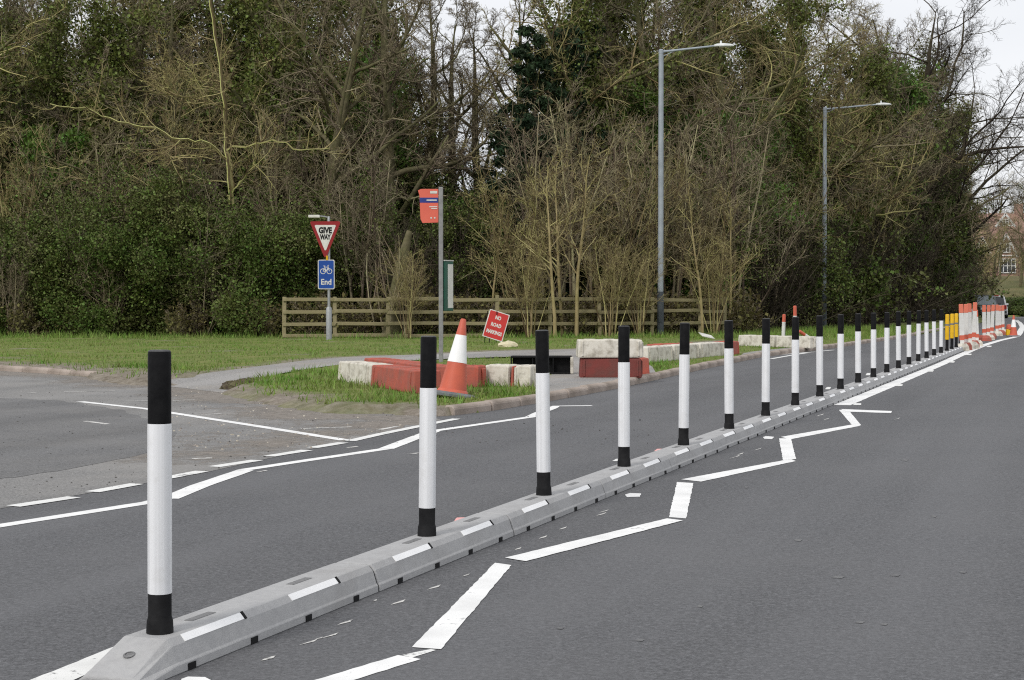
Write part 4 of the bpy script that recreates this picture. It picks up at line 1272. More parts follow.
# ------------------------------------------------------------------ lamp posts
M_lamp = mat('lamp_steel', (0.36, 0.40, 0.44), (0.29, 0.325, 0.36), 3, 0.5, metal=0.15)
M_lampdk = mat('lamp_base_paint', (0.045, 0.055, 0.065), (0.07, 0.08, 0.09), 5, 0.6)
M_lens = mat('lamp_lens', (0.7, 0.72, 0.72), None, 5, 0.3)
def lamp(px, Y, h, arm, label, rz):
    r = empty('street_lamp', (X_at(px, Y), Y, VERGE_Z - 0.03)); r.rotation_euler = (0, 0, rz)
    MB().lathe([(0.115, 0), (0.115, 1.55), (0.085, 1.62)], 16).build('base_section', M_lampdk, r, smooth=True)
    MB().lathe([(0.10, 1.58), (0.094, h * 0.6), (0.084, h - 0.12), (0.09, h - 0.12), (0.09, h), (0.05, h + 0.03)], 16).build('column', M_lamp, r, smooth=True)
    MB().box((0.0, -0.118, 0.75), (0.12, 0.01, 0.5)).build('access_door', M_lampdk, r, bevel=0.004, seg=1)
    MB().tube([(-0.02, 0, h - 0.06), (0.25, 0, h - 0.04), (arm * 0.5, 0, h + 0.06), (arm - 0.6, 0, h + 0.13)], [0.045, 0.042, 0.038, 0.034], 10).build('arm', M_lamp, r, smooth=True)
    MB().tube([(0.02, 0, h - 0.22), (0.2, 0, h - 0.16), (0.5, 0, h - 0.02)], 0.016, 6).build('arm_brace', M_lamp, r, smooth=True)
    m = MB()
    sec = [(arm - 0.68, 0.045, 0.05), (arm - 0.6, 0.09, 0.075), (arm - 0.35, 0.15, 0.085), (arm - 0.1, 0.14, 0.06), (arm, 0.08, 0.025)]
    z0 = h + 0.10
    m.loft([[Vector((x, w * c, z0 + (t if s_ > 0 else -0.02) * abs(s_) + 0.02)) for c, s_ in ((-1, -1), (1, -1), (1, 0.4), (0.55, 1), (-0.55, 1), (-1, 0.4))] for x, w, t in sec])
    hd = m.build('lamp_head', M_lens, r, bevel=0.008)
    MB().box((arm - 0.3, 0, z0 - 0.008), (0.42, 0.2, 0.014)).build('lens', M_lens, hd)
    MB().lathe([(0.035, 0), (0.035, 0.09), (0.02, 0.11)], 10, (arm - 0.45, 0, z0 + 0.09)).build('photocell', M_lens, hd, smooth=True)
    tag(r, label, 'street lamp', 'street lamps along the verge')
lamp(660.5, 56.0, 10.0, 2.52, 'grey street lamp with dark base, nearer one by the wooden fence', R(-4))
lamp(824.0, 72.6, 10.0, 2.95, 'grey street lamp farther along the road before the dark hedge', R(-4))

# ------------------------------------------------------------------ fence
M_rail = mat('fence_wood', (0.235, 0.20, 0.11), (0.32, 0.275, 0.165), 3, 0.9, 0.4, 25, c3=(0.15, 0.155, 0.06), scale3=1.6, amt3=0.7)
fr = empty('post_and_rail_fence', (X_at(300, 53), 53, VERGE_Z)); tag(fr, 'mossy wooden post and rail fence in front of the thicket', 'fence')
fx = [(284, 52.6), (335, 52.8), (388, 53.0), (441, 53.2), (497, 53.6), (550, 54.2), (600, 55.0), (652, 56.0), (700, 57.2), (724, 58.0)]
fpts = [Vector((X_at(px, Y), Y, 0)) for px, Y in fx]
o0 = fr.location.copy()
for i, p in enumerate(fpts):
    b = MB(); hh = 1.42 if i in (4,) else 1.36
    b.box((0, 0, hh / 2), (0.13, 0.10, hh)); b.add([], [])
    b = b.build('post', M_rail, fr, bevel=0.012, seg=1)
    b.location = (p.x - o0.x, p.y - o0.y, 0); b.rotation_euler = (random.uniform(-.03, .03), random.uniform(-.03, .03), random.uniform(-.1, .1))
for i in range(len(fpts) - 1):
    for k, z in enumerate((1.27, 0.87, 0.46, 0.08)):
        if k == 3 and i > 3: 
            continue
        a_, b_ = fpts[i], fpts[i + 1]
        L = (b_ - a_).length
        m = MB(); m.box((0, 0, 0), (L * 1.03, 0.045, 0.115))
        o = m.build('rail', M_rail, fr, bevel=0.008, seg=1)
        mid = (a_ + b_) / 2
        o.location = (mid.x - o0.x, mid.y - o0.y - 0.075, z + random.uniform(-0.025, 0.025))
        dv = b_ - a_
        o.rotation_euler = (0, random.uniform(-0.012, 0.012), math.atan2(dv.y, dv.x) + (0.006 if i % 2 else -0.006))

# ------------------------------------------------------------------ trees and shrubs
def nrm(v):
    return v / (np.linalg.norm(v, axis=-1, keepdims=True) + 1e-9)
def grow(r, pos, dr, ln, rad, levels):
    """vectorised branching: returns per level (points (N,n+1,3), radii (N,n+1))"""
    out = []
    for li, L in enumerate(levels):
        n = L['n']
        N = len(pos)
        pts = np.empty((N, n + 1, 3)); dirs = np.empty((N, n + 1, 3))
        pts[:, 0] = pos; dirs[:, 0] = dr
        d_ = dr.copy()
        for k in range(n):
            d_ = nrm(d_ + r.normal(0, L['wander'], (N, 3)) + np.array([0, 0, L['up']]))
            pts[:, k + 1] = pts[:, k] + d_ * (ln / n)[:, None]
            dirs[:, k + 1] = d_
        t = np.linspace(0, 1, n + 1)[None]
        rr = rad[:, None] * (1 - (1 - L['tip']) * t ** L.get('pw', 1.0))
        out.append((pts, rr))
        if li + 1 == len(levels):
            break
        C = levels[li + 1]
        c = L['kids']
        base = C.get('start', 0.25)
        tt = base + (1 - base) * (np.arange(c)[None] + r.uniform(0, 1, (N, c))) / c
        f = np.clip(tt * n, 0, n - 1e-4)
        i = f.astype(int)
        fr_ = (f - i)[..., None]
        bi = np.arange(N)[:, None]
        p = pts[bi, i] * (1 - fr_) + pts[bi, i + 1] * fr_
        pd = dirs[bi, i + 1]
        pr = rr[bi, i] * (1 - fr_[..., 0]) + rr[bi, i + 1] * fr_[..., 0]
        ang = r.uniform(C['a0'], C['a1'], (N, c))
        rnd = r.normal(0, 1, (N, c, 3))
        if 'golden' in C:
            th = (np.arange(c)[None] * 2.39996 + r.uniform(0, 6.28, (N, 1)))
            rnd = np.stack([np.cos(th), np.sin(th), r.normal(0, 0.2, (N, c))], -1)
        perp = nrm(rnd - (rnd * pd).sum(-1, keepdims=True) * pd)
        cd = nrm(np.cos(ang)[..., None] * pd + np.sin(ang)[..., None] * perp)
        cl = ln[:, None] * C['len'] * r.uniform(0.7, 1.2, (N, c)) * (1 - C.get('short', 0.5) * (tt - base) / (1 - base))
        if 'abs' in C:
            cl = C['abs'] * r.uniform(0.6, 1.3, (N, c)) * (1 - C.get('short', 0.5) * (tt - base) / (1 - base))
        cr = np.maximum(pr * C['rad'], C['rmin'])
        pos, dr, ln, rad = p.reshape(-1, 3), cd.reshape(-1, 3), cl.ravel(), cr.ravel()
    return out
def tubes(levels, sides):
    VV, QQ = [], []
    off = 0
    for (pts, rr), k in zip(levels, sides):
        N, m, _ = pts.shape
        t = nrm(np.concatenate([pts[:, 1:2] - pts[:, :1], pts[:, 1:] - pts[:, :-1]], 1))
        a = np.where(np.abs(t[..., 2:3]) < 0.9, np.array([0, 0, 1.0]), np.array([1.0, 0, 0]))
        u = nrm(np.cross(t, a)); w = np.cross(t, u)
        th = np.arange(k) * 2 * np.pi / k
        ringv = pts[:, :, None] + (u[:, :, None] * np.cos(th)[None, None, :, None] + w[:, :, None] * np.sin(th)[None, None, :, None]) * rr[:, :, None, None]
        VV.append(ringv.reshape(-1, 3))
        ii = (np.arange(N)[:, None, None] * m + np.arange(m - 1)[None, :, None]) * k
        j = np.arange(k)[None, None]
        j2 = (j + 1) % k
        q = np.stack([ii + j, ii + j2, ii + k + j2, ii + k + j], -1).reshape(-1, 4) + off
        QQ.append(q)
        off += N * m * k
    return np.concatenate(VV), np.concatenate(QQ)
def leaf_mesh(name, pts, size, r, m, flat=0.0, droop=0.0, aspect=0.75):
    """one leaf-shaped quad per point"""
    n = len(pts)
    u = r.normal(0, 1, (n, 3)); u[:, 2] -= droop
    u = nrm(u)
    w = r.normal(0, 1, (n, 3))
    if flat: w[:, 2] *= (1 - flat)
    w = nrm(w - (w * u).sum(-1, keepdims=True) * u)
    s = size * (0.45 + 1.2 * r.uniform(0, 1, n) ** 1.6)[:, None]
    a = u * s * 0.6; b = w * s * 0.6 * aspect
    nn = np.cross(u, w) * s * 0.12
    V = np.stack([pts - a, pts + b + nn, pts + a, pts - b + nn], 1).reshape(-1, 3)
    return np_mesh(name, V, np.arange(4 * n).reshape(-1, 4), m, False)
def obj(name, me, parent):
    o = bpy.data.objects.new(name, me)
    col.objects.link(o)
    o.parent = parent
    return o
def wood_mat(name, a, b, c=None, amt=0.5):
    return mat(name, a, b, 2.5, 0.95, 0.0, spec=0.1, c3=c, scale3=0.7, amt3=amt, island=0.75)
W_olive = wood_mat('bark_olive', (0.2310, 0.1815, 0.0880), (0.3410, 0.2805, 0.1540), (0.2090, 0.2090, 0.0605), 0.6)
W_brown = wood_mat('bark_brown', (0.1760, 0.1375, 0.0935), (0.2640, 0.2200, 0.1595), (0.1760, 0.1705, 0.0770), 0.5)
W_grey = wood_mat('bark_grey', (0.1870, 0.1485, 0.0935), (0.3190, 0.2695, 0.1815), (0.1980, 0.1980, 0.0660), 0.5)
W_dark = wood_mat('bark_dark', (0.045, 0.037, 0.028), (0.075, 0.06, 0.045), (0.065, 0.06, 0.032), 0.5)
W_moss = wood_mat('bark_moss', (0.27, 0.24, 0.10), (0.36, 0.33, 0.16), (0.21, 0.23, 0.06), 0.6)
W_trunk = mat('bark_trunk', (0.10, 0.09, 0.05), (0.16, 0.14, 0.085), 4, 0.95, 0.5, 12, spec=0.1, c3=(0.12, 0.14, 0.045), scale3=1.2, amt3=0.7)
L_ivy = mat('ivy_leaf', (0.0498, 0.0809, 0.0135), (0.0933, 0.1348, 0.0269), 1.3, 0.6, spec=0.2, island=0.75, trans=0.12, c3=(0.1348, 0.1400, 0.0467), scale3=0.5, amt3=0.8)
L_ivyb = mat('ivy_leaf_fresh', (0.0671, 0.1403, 0.0171), (0.1220, 0.2013, 0.0342), 1.3, 0.5, spec=0.35, island=0.5, trans=0.15)
L_holly = mat('evergreen_leaf', (0.0602, 0.0954, 0.0166), (0.1193, 0.1504, 0.0331), 1.1, 0.6, spec=0.22, island=0.8, trans=0.12, c3=(0.1867, 0.1659, 0.0778), scale3=0.8, amt3=0.8)
L_olive = mat('olive_ivy_leaf', (0.0915, 0.1098, 0.0220), (0.1525, 0.1708, 0.0403), 1.2, 0.6, spec=0.3, island=0.7, trans=0.15, c3=(0.1220, 0.1586, 0.0366), scale3=0.5, amt3=0.7)
L_brush = mat('dry_leaf', (0.12, 0.105, 0.045), (0.17, 0.145, 0.06), 1.5, 0.9, spec=0.1, island=0.5, trans=0.2, c3=(0.09, 0.11, 0.03), scale3=0.9, amt3=0.6)
L_conifer = mat('conifer_needle', (0.014, 0.030, 0.013), (0.028, 0.048, 0.02), 1.3, 0.7, spec=0.2, island=0.5, trans=0.05)
one = lambda *v: np.array([v], float)
PROTO = {}
def proto(key, parts):
    """parts: list of (part name, mesh)"""
    PROTO[key] = parts
def plant(key, name, px, Y, label, cat, h=1.0, rot=None, group=None, z=VERGE_Z - 0.05, w=None):
    r = empty(name, (X_at(px, Y), Y, z), random.uniform(0, 6.28) if rot is None else rot)
    r.scale = ((w or h), (w or h), h)
    for nm, me in PROTO[key]:
        obj(nm, me, r)
    return tag(r, label, cat, group)

def tall_tree(key, seed, Hh, wood, ivy=0.0, spread=1.0, leaves=None, up=0.06, dense=1.0):
    """bare winter tree, optionally with ivy up its trunk and limbs"""
    r = np.random.RandomState(seed)
    lv = [dict(n=9, wander=0.05, up=0.05, tip=0.06, kids=14, pw=2.2),
          dict(n=7, wander=0.13, up=up, tip=0.3, kids=9, a0=R(28), a1=R(68), len=0.46 * spread, short=0.55, rad=0.56, rmin=0.03, start=0.22, golden=1),
          dict(n=5, wander=0.17, up=0.04, tip=0.35, kids=int(7 * dense), a0=R(25), a1=R(70), len=0.42, short=0.4, rad=0.5, rmin=0.016, start=0.2),
          dict(n=4, wander=0.2, up=0.03, tip=0.4, kids=int(6 * dense), a0=R(25), a1=R(70), len=0.50, short=0.4, rad=0.55, rmin=0.010, start=0.15),
          dict(n=2, wander=0.2, up=0.05, tip=0.5, kids=0, a0=R(25), a1=R(65), len=0.55, short=0.3, rad=0.6, rmin=0.0065, start=0.15)]
    g_ = grow(r, one(0, 0, 0), nrm(one(r.normal(0, 0.05), r.normal(0, 0.05), 1)), np.array([Hh * 0.92]), np.array([Hh * 0.0165]), lv)
    V, Q = tubes(g_[:2], (8, 6)); tr = np_mesh('trunk', V, Q, W_dark if wood is W_dark else W_trunk, False, True)
    V, Q = tubes(g_[2:], (4, 3, 3)); cr = np_mesh('crown', V, Q, wood, False)
    parts = [('trunk', tr), ('crown', cr)]
    if ivy > 0:
        tp = g_[0][0][0]; lp = g_[1][0].reshape(-1, 3)
        n = int(15000 * ivy)
        f = r.uniform(0, 0.8, n) * (len(tp) - 1); i = f.astype(int)
        base = tp[i] + (tp[i + 1] - tp[i]) * (f - i)[:, None]
        p1 = base + r.normal(0, 1, (n, 3)) * np.array([0.55, 0.55, 0.4]) * (1.1 - 0.5 * f / len(tp))[:, None]
        li = g_[1][0]
        nb = li.shape[0]
        k = r.randint(0, nb, n); s_ = r.uniform(0, 0.75, n) * (li.shape[1] - 1); si = s_.astype(int)
        p2 = li[k, si] + (li[k, si + 1] - li[k, si]) * (s_ - si)[:, None] + r.normal(0, 0.34, (n, 3))
        parts.append(('ivy', leaf_mesh('ivy', np.concatenate([p1, p2]), 0.10, r, leaves or L_ivy, droop=0.5)))
    proto(key, parts)

def hazel(key, seed, Hh, wood, stems=13, fan=0.32, dens=1.0, leafy=0, lm=None, low=0.3):
    r = np.random.RandomState(seed)
    az = r.uniform(0, 6.28, stems); tl = np.abs(r.normal(0, fan, stems))
    dr = np.stack([np.sin(tl) * np.cos(az), np.sin(tl) * np.sin(az), np.cos(tl)], -1)
    pos = np.stack([np.cos(az) * 0.25, np.sin(az) * 0.25, np.zeros(stems)], -1) * r.uniform(0.2, 2.2, stems)[:, None]
    lv = [dict(n=8, wander=0.06, up=0.03, tip=0.22, kids=int(10 * dens)),
          dict(n=5, wander=0.12, up=0.07, tip=0.35, kids=6, a0=R(22), a1=R(60), len=0.30, short=0.45, rad=0.5, rmin=0.014, start=low),
          dict(n=3, wander=0.16, up=0.06, tip=0.4, kids=4, a0=R(22), a1=R(62), len=0.48, short=0.4, rad=0.6, rmin=0.010, start=0.12),
          dict(n=2, wander=0.2, up=0.06, tip=0.5, kids=0, a0=R(22), a1=R(60), len=0.55, short=0.3, rad=0.6, rmin=0.0075, start=0.15)]
    g_ = grow(r, pos, dr, Hh * r.uniform(0.7, 1.05, stems), r.uniform(0.028, 0.06, stems) * (Hh / 6) ** 0.5, lv)
    V, Q = tubes(g_[:1], (6,)); st = np_mesh('stems', V, Q, wood, False, True)
    V, Q = tubes(g_[1:], (4, 3, 3)); tw = np_mesh('twigs', V, Q, wood, False)
    parts = [('stems', st), ('twigs', tw)]
    if leafy:
        q = g_[2][0].reshape(-1, 3)
        p = q[r.randint(0, len(q), leafy)] + r.normal(0, 0.15, (leafy, 3))
        parts.append(('foliage', leaf_mesh('foliage', p, 0.12, r, lm, droop=0.3)))
    proto(key, parts)

def bush(key, seed, Hh, rx, leafm, n=36000, size=0.064, inner=True, lumps=26):
    """leafy evergreen: leaves through lumpy clumps with gaps, over a branching frame"""
    r = np.random.RandomState(seed)
    stems = 9
    az = r.uniform(0, 6.28, stems); tl = np.abs(r.normal(0, 0.42, stems))
    dr = np.stack([np.sin(tl) * np.cos(az), np.sin(tl) * np.sin(az), np.cos(tl)], -1)
    lv = [dict(n=6, wander=0.1, up=0.03, tip=0.25, kids=8),
          dict(n=4, wander=0.15, up=0.05, tip=0.35, kids=6, a0=R(30), a1=R(75), len=0.42, short=0.3, rad=0.5, rmin=0.014, start=0.1),
          dict(n=3, wander=0.2, up=0.05, tip=0.4, kids=0, a0=R(25), a1=R(70), len=0.6, short=0.3, rad=0.6, rmin=0.008, start=0.1)]
    g_ = grow(r, np.zeros((stems, 3)), dr, Hh * r.uniform(0.7, 1.02, stems), r.uniform(0.03, 0.06, stems), lv)
    V, Q = tubes(g_, (5, 4, 3)); st = np_mesh('stems', V, Q, W_brown, False)
    c = []
    for _ in range(lumps):
        zz = r.uniform(0.05, 0.93) * Hh
        prof = rx * math.sqrt(max(0.08, 1 - ((zz / Hh - 0.36) / 0.66) ** 2))
        a = r.uniform(0, 6.28); q = prof * math.sqrt(r.uniform(0.05, 1))
        c.append((q * math.cos(a), q * math.sin(a), zz, r.uniform(0.35, 0.8) * rx * 0.55))
    c = np.array(c)
    k = r.randint(0, len(c), n)
    v = nrm(r.normal(0, 1, (n, 3))) * (r.uniform(0.25, 1, n) ** 0.45)[:, None] * r.normal(1, 0.14, n)[:, None]
    p = c[k, :3] + v * c[k, 3:4] * np.array([1, 1, 0.85])
    sprig = g_[2][0].reshape(-1, 3)
    p2 = sprig[r.randint(0, len(sprig), n // 3)] + r.normal(0, 0.12, (n // 3, 3))
    p = np.concatenate([p, p2]); p = p[p[:, 2] > 0.03]
    fo = leaf_mesh('foliage', p, size, r, leafm, droop=0.2)
    proto(key, [('stems', st), ('foliage', fo)])

def conifer(key, seed, Hh):
    r = np.random.RandomState(seed)
    lv = [dict(n=9, wander=0.02, up=0.05, tip=0.1, kids=60),
          dict(n=6, wander=0.06, up=-0.05, tip=0.3, kids=9, a0=R(70), a1=R(100), len=0.24, short=0.75, rad=0.3, rmin=0.02, start=0.06, golden=1),
          dict(n=3, wander=0.1, up=-0.10, tip=0.4, kids=0, a0=R(30), a1=R(60), len=0.40, short=0.5, rad=0.5, rmin=0.01, start=0.1)]
    g_ = grow(r, one(0, 0, 0), one(0, 0, 1), np.array([Hh]), np.array([Hh * 0.016]), lv)
    V, Q = tubes(g_[:1], (8,)); tr = np_mesh('trunk', V, Q, W_dark, False, True)
    V, Q = tubes(g_[1:], (4, 3)); cr = np_mesh('crown', V, Q, W_dark, False)
    q = g_[2][0]; nq = q.shape[0]
    n = 22000
    k = r.randint(0, nq, n); s_ = r.uniform(0, 1, n) * (q.shape[1] - 1); i = np.minimum(s_.astype(int), q.shape[1] - 2)
    p = q[k, i] + (q[k, i + 1] - q[k, i]) * (s_ - i)[:, None] + r.normal(0, 0.09, (n, 3))
    proto(key, [('trunk', tr), ('crown', cr), ('needles', leaf_mesh('needles', p, 0.15, r, L_conifer, droop=0.9, aspect=0.5))])

tall_tree('ash', 11, 16, W_brown, 0.0)
tall_tree('ash2', 12, 17, W_olive, 0.75, leaves=L_olive)
tall_tree('oak', 13, 16, W_olive, 0.0, 1.25, up=0.03)
tall_tree('oak2', 14, 17, W_brown, 0.8, 1.15, L_olive, up=0.04)
tall_tree('ivy_tree', 15, 13, W_brown, 1.5, 0.9, L_olive)
tall_tree('ivy_tree2', 16, 12, W_olive, 1.3, 1.0, L_ivyb)
tall_tree('moss_tree', 17, 11, W_olive, 0.0, 1.2, up=0.02)
tall_tree('dark_tree', 18, 17, W_dark, 0.0, 1.25, up=0.03, dense=1.35)
tall_tree('fine_tree', 19, 15, W_brown, 0.0, 0.8, up=0.12, dense=1.3)
hazel('hazel', 21, 7.8, W_olive, 11, 0.2)
hazel('hazel2', 22, 6.5, W_olive, 9, 0.18)
hazel('hazel3', 23, 8.5, W_grey, 13, 0.26)
hazel('hazel4', 28, 8.0, W_brown, 12, 0.24)
hazel('thorn', 24, 4.6, W_dark, 16, 0.5, 1.2, low=0.1)
hazel('thorn2', 25, 5.2, W_dark, 16, 0.55, 1.2, low=0.1)
hazel('bramble', 26, 1.9, W_brown, 26, 0.75, 0.7, 1500, L_brush, low=0.1)
hazel('sapling', 27, 6.0, W_olive, 1, 0.05, 1.4)
bush('holly', 31, 4.6, 2.3, L_holly)
bush('holly2', 32, 5.4, 2.1, L_holly)
bush('laurel', 33, 3.8, 2.5, L_ivy)
bush('ivy_green', 36, 5.5, 1.9, L_ivyb, 20000, 0.10)
bush('ivy_mass', 34, 8.5, 3.0, L_ivy, 34000, 0.115, lumps=44)
bush('ivy_mass2', 35, 7.0, 3.2, L_holly, 30000, 0.115, lumps=40)
conifer('conifer', 41, 12.5)
# ---- tall trees of the back row, left to right
G1, G2, G3, G4 = 'tall trees of the wood', 'evergreen bushes along the hedge', 'bare multi-stemmed shrubs', 'dark ivy thickets at the back of the wood'
T = [
 ('ash2', 'tall_tree', -45, 63, 1.0, 'tall olive-brown tree cut off by the left picture edge', 'tree', G1),
 ('oak2', 'tall_tree', 45, 66, 0.95, 'tall brown tree with ivied trunk behind the leftmost bushes', 'tree', G1),
 ('ivy_tree', 'ivy_clad_tree', 110, 64, 1.05, 'ivy-clad tree left of the mossy branching tree', 'tree', G1),
 ('oak', 'tall_tree', 160, 69, 1.0, 'wide bare olive tree far back behind the mossy tree', 'tree', G1),
 ('ash2', 'tall_tree', 262, 65, 1.0, 'tall tree with dense twigs just right of the mossy branching tree', 'tree', G1),
 ('ash', 'tall_tree', 305, 62, 0.98, 'tall brown tree rising behind the give way sign', 'tree', G1),
 ('ivy_tree2', 'ivy_clad_tree', 345, 66, 1.0, 'green ivy-clad tree between the give way sign and bus stop', 'tree', G1),
 ('fine_tree', 'tall_tree', 393, 63, 1.12, 'tall straight tree with bare top against the sky behind the bus stop', 'tree', G1),
 ('fine_tree', 'tall_tree', 452, 72, 1.0, 'thin bare tree far back in the sky gap right of the bus stop', 'tree', G1),
 ('ash2', 'tall_tree', 585, 64, 1.05, 'tall ivied tree between the conifer and the nearer lamp post', 'tree', G1),
 ('oak2', 'tall_tree', 628, 68, 1.0, 'tall spreading tree left of the nearer lamp post', 'tree', G1),
 ('ash', 'tall_tree', 690, 67, 1.05, 'tall brown tree just right of the nearer lamp post', 'tree', G1),
 ('oak', 'tall_tree', 740, 71, 1.05, 'wide bare olive tree midway between the two lamp posts', 'tree', G1),
 ('ivy_tree2', 'ivy_clad_tree', 715, 74, 1.1, 'green ivy-clad tree far back between the two lamp posts', 'tree', G1),
 ('ash2', 'tall_tree', 785, 77, 1.0, 'tall olive tree left of the farther lamp post', 'tree', G1),
 ('oak', 'tall_tree', 832, 82, 0.95, 'wide olive tree directly behind the farther lamp post', 'tree', G1),
 ('ivy_tree', 'ivy_clad_tree', 868, 92, 1.25, 'dark ivy-clad tree right of the farther lamp post', 'tree', G1),
 ('dark_tree', 'tall_tree', 915, 102, 1.25, 'dark tree with bare crown against the bright sky at right', 'tree', G1),
 ('oak2', 'tall_tree', 905, 104, 1.05, 'ivied brown tree left of the yellow bollards', 'tree', G1),
 ('oak', 'tall_tree', 990, 158, 0.6, 'pale brown tree in front of the brick house', 'tree', G1),
 ('ash', 'tall_tree', 10, 74, 1.1, 'tall thin brown tree deep in the wood at far left', 'tree', G1),
 ('oak', 'tall_tree', 85, 76, 1.1, 'bare olive tree deep in the wood behind the third bush', 'tree', G1),
 ('ash2', 'tall_tree', 140, 75, 1.1, 'tall olive tree deep in the wood left of the mossy tree', 'tree', G1),
 ('oak2', 'tall_tree', 205, 74, 1.05, 'brown tree deep in the wood directly behind the mossy tree', 'tree', G1),
 ('oak', 'tall_tree', 285, 74, 1.1, 'bare olive tree deep in the wood left of the give way sign', 'tree', G1),
 ('ash2', 'tall_tree', 335, 74, 1.1, 'tall olive tree deep in the wood right of the give way sign', 'tree', G1),
 ('oak', 'tall_tree', 660, 78, 1.15, 'bare olive tree deep in the wood behind the nearer lamp post', 'tree', G1),
 ('ash', 'tall_tree', 560, 78, 1.15, 'tall thin brown tree deep in the wood behind the conifer', 'tree', G1),
 ('oak2', 'tall_tree', 770, 84, 1.15, 'brown tree deep in the wood midway between the lamp posts', 'tree', G1),
 ('ash', 'tall_tree', 850, 94, 1.1, 'tall thin brown tree deep in the wood right of the farther lamp post', 'tree', G1),
]
for k_, nm, px, Y, hs, lab, cat, grp in T:
    plant(k_, nm, px, Y, lab, cat, hs, group=grp)
plant('moss_tree', 'mossy_tree', 140, 60, 'pale mossy tree behind the fourth hedge bush', 'tree', 0.95, rot=0.6, group=G1)
plant('conifer', 'conifer', 537, 60.5, 'dark drooping conifer against the sky left of the nearer lamp post', 'tree', 0.92, group=G1)
plant('conifer', 'conifer', 610, 73, 'second dark conifer half hidden behind the ivied tree', 'tree', 1.05, group=G1)
# ---- dark backing thickets
B = [('ivy_mass', -30, 70, 1.15, 'dark evergreen thicket at the left picture edge'), ('ivy_mass2', 35, 69, 1.35, 'dark evergreen thicket second from the left edge'),
     ('ivy_mass', 105, 71, 1.2, 'dark evergreen thicket behind the ivy-clad tree at left'), ('ivy_mass2', 175, 69, 1.4, 'dark evergreen thicket left of the mossy tree'),
     ('ivy_mass', 245, 70, 1.2, 'dark evergreen thicket right of the mossy tree'), ('ivy_mass', 318, 70, 1.15, 'dark evergreen thicket behind the give way sign'),
     ('ivy_mass2', 385, 70, 1.1, 'dark evergreen thicket behind the bus stop flag'), ('ivy_mass2', 455, 69, 0.85, 'low dark evergreen thicket below the sky gap'),
     ('ivy_mass', 520, 71, 0.85, 'dark evergreen thicket behind the conifer'), ('ivy_mass', 590, 71, 1.15, 'dark evergreen thicket left of the nearer lamp post'),
     ('ivy_mass2', 655, 73, 1.3, 'dark evergreen thicket behind the nearer lamp post'), ('ivy_mass', 720, 76, 1.2, 'dark evergreen thicket between the lamp posts'),
     ('ivy_mass2', 785, 82, 1.3, 'dark evergreen thicket left of the farther lamp post'), ('ivy_mass', 845, 98, 1.25, 'dark evergreen thicket right of the farther lamp post'),
     ('ivy_mass2', 888, 108, 1.3, 'dark evergreen thicket behind the far white bollards'), ('ivy_mass', 922, 114, 1.1, 'dark evergreen thicket behind the yellow bollards'),
     ('ivy_mass2', 940, 126, 0.9, 'dark evergreen thicket at the right end of the wood')]
for k_, px, Y, hs, lab in B:
    plant(k_, 'evergreen_thicket', px, Y, lab, 'thicket', hs, group=G4)
# ---- evergreen hedge in front, left part
Hs = [('laurel', -25, 57.5, 1.0, 'low dark bush at the very left end of the hedge'), ('holly', 30, 58, 1.0, 'bushy evergreen second from the left end of the hedge'),
      ('holly2', 82, 57.5, 0.95, 'rounded evergreen bush third from the left end of the hedge'), ('laurel', 125, 56.8, 1.05, 'dark glossy bush fourth from the left end of the hedge'),
      ('holly2', 168, 58, 1.1, 'tall evergreen bush left of the mossy trunk'), ('holly', 210, 57, 1.05, 'leafy evergreen bush below the mossy trunk'),
      ('laurel', 248, 56.5, 1.1, 'dark glossy bush right of the mossy trunk'), ('holly', 285, 57.5, 1.0, 'evergreen bush at the left end of the wooden fence'),
      ('holly2', 345, 59.5, 1.0, 'evergreen bush behind the fence right of the give way sign'), ('ivy_mass', 352, 60, 0.5, 'narrow leafy bush behind the blue cycle sign'),
      ('holly2', 462, 60.5, 0.95, 'green bush behind the fence right of the bus stop flag')]
for k_, px, Y, hs, lab in Hs:
    plant(k_, 'evergreen_bush', px, Y, lab, 'bush', hs, group=G2)
# ---- bare shrubs
S = [('hazel', 15, 61, 0.95, 'bare twiggy shrub at the left edge above the bushes'), ('hazel3', 95, 61.5, 0.95, 'bare twiggy shrub above the third bush'), ('hazel4', 190, 60.5, 0.95, 'bare twiggy shrub behind the mossy trunk'),
     ('hazel3', 285, 60, 0.95, 'bare twiggy shrub behind the left end of the fence'),
     ('hazel4', 365, 58, 0.85, 'bare shrub left of the old stump'), ('thorn', 425, 57.5, 0.85, 'dark bare shrub behind the bus stop pole'),
     ('thorn', 480, 60, 1.0, 'dark bare shrub above the red site sign'), ('hazel2', 520, 57, 0.95, 'bare yellowish shrub right of the red site sign'),
     ('hazel4', 548, 58.5, 1.05, 'tall bare shrub behind the third bollard'), ('hazel3', 578, 57.5, 0.95, 'tall fanned shrub left of the fourth bollard'),
     ('hazel2', 606, 58, 1.1, 'bare shrub behind the fourth bollard'), ('hazel4', 635, 60.5, 1.0, 'bare shrub left of the nearer lamp post'),
     ('hazel3', 672, 59.5, 0.9, 'bare shrub right of the nearer lamp post'), ('hazel2', 705, 60, 1.0, 'bare shrub behind the sixth bollard'),
     ('hazel4', 733, 62, 1.05, 'bare shrub at the right end of the fence'), ('hazel3', 762, 71, 1.1, 'big bare shrub behind the seventh bollard'),
     ('hazel3', 800, 79, 1.25, 'big bare shrub left of the farther lamp post'), ('hazel', 838, 86, 1.4, 'big bare shrub right of the farther lamp post'),
     ('hazel3', 866, 91, 1.3, 'big bare shrub behind the eleventh bollard'), ('hazel4', 890, 98, 1.4, 'big bare shrub behind the thirteenth bollard'),
     ('hazel3', 912, 106, 1.3, 'big bare shrub behind the sixteenth bollard'), ('hazel3', 926, 116, 1.1, 'big bare shrub behind the last bollards')]
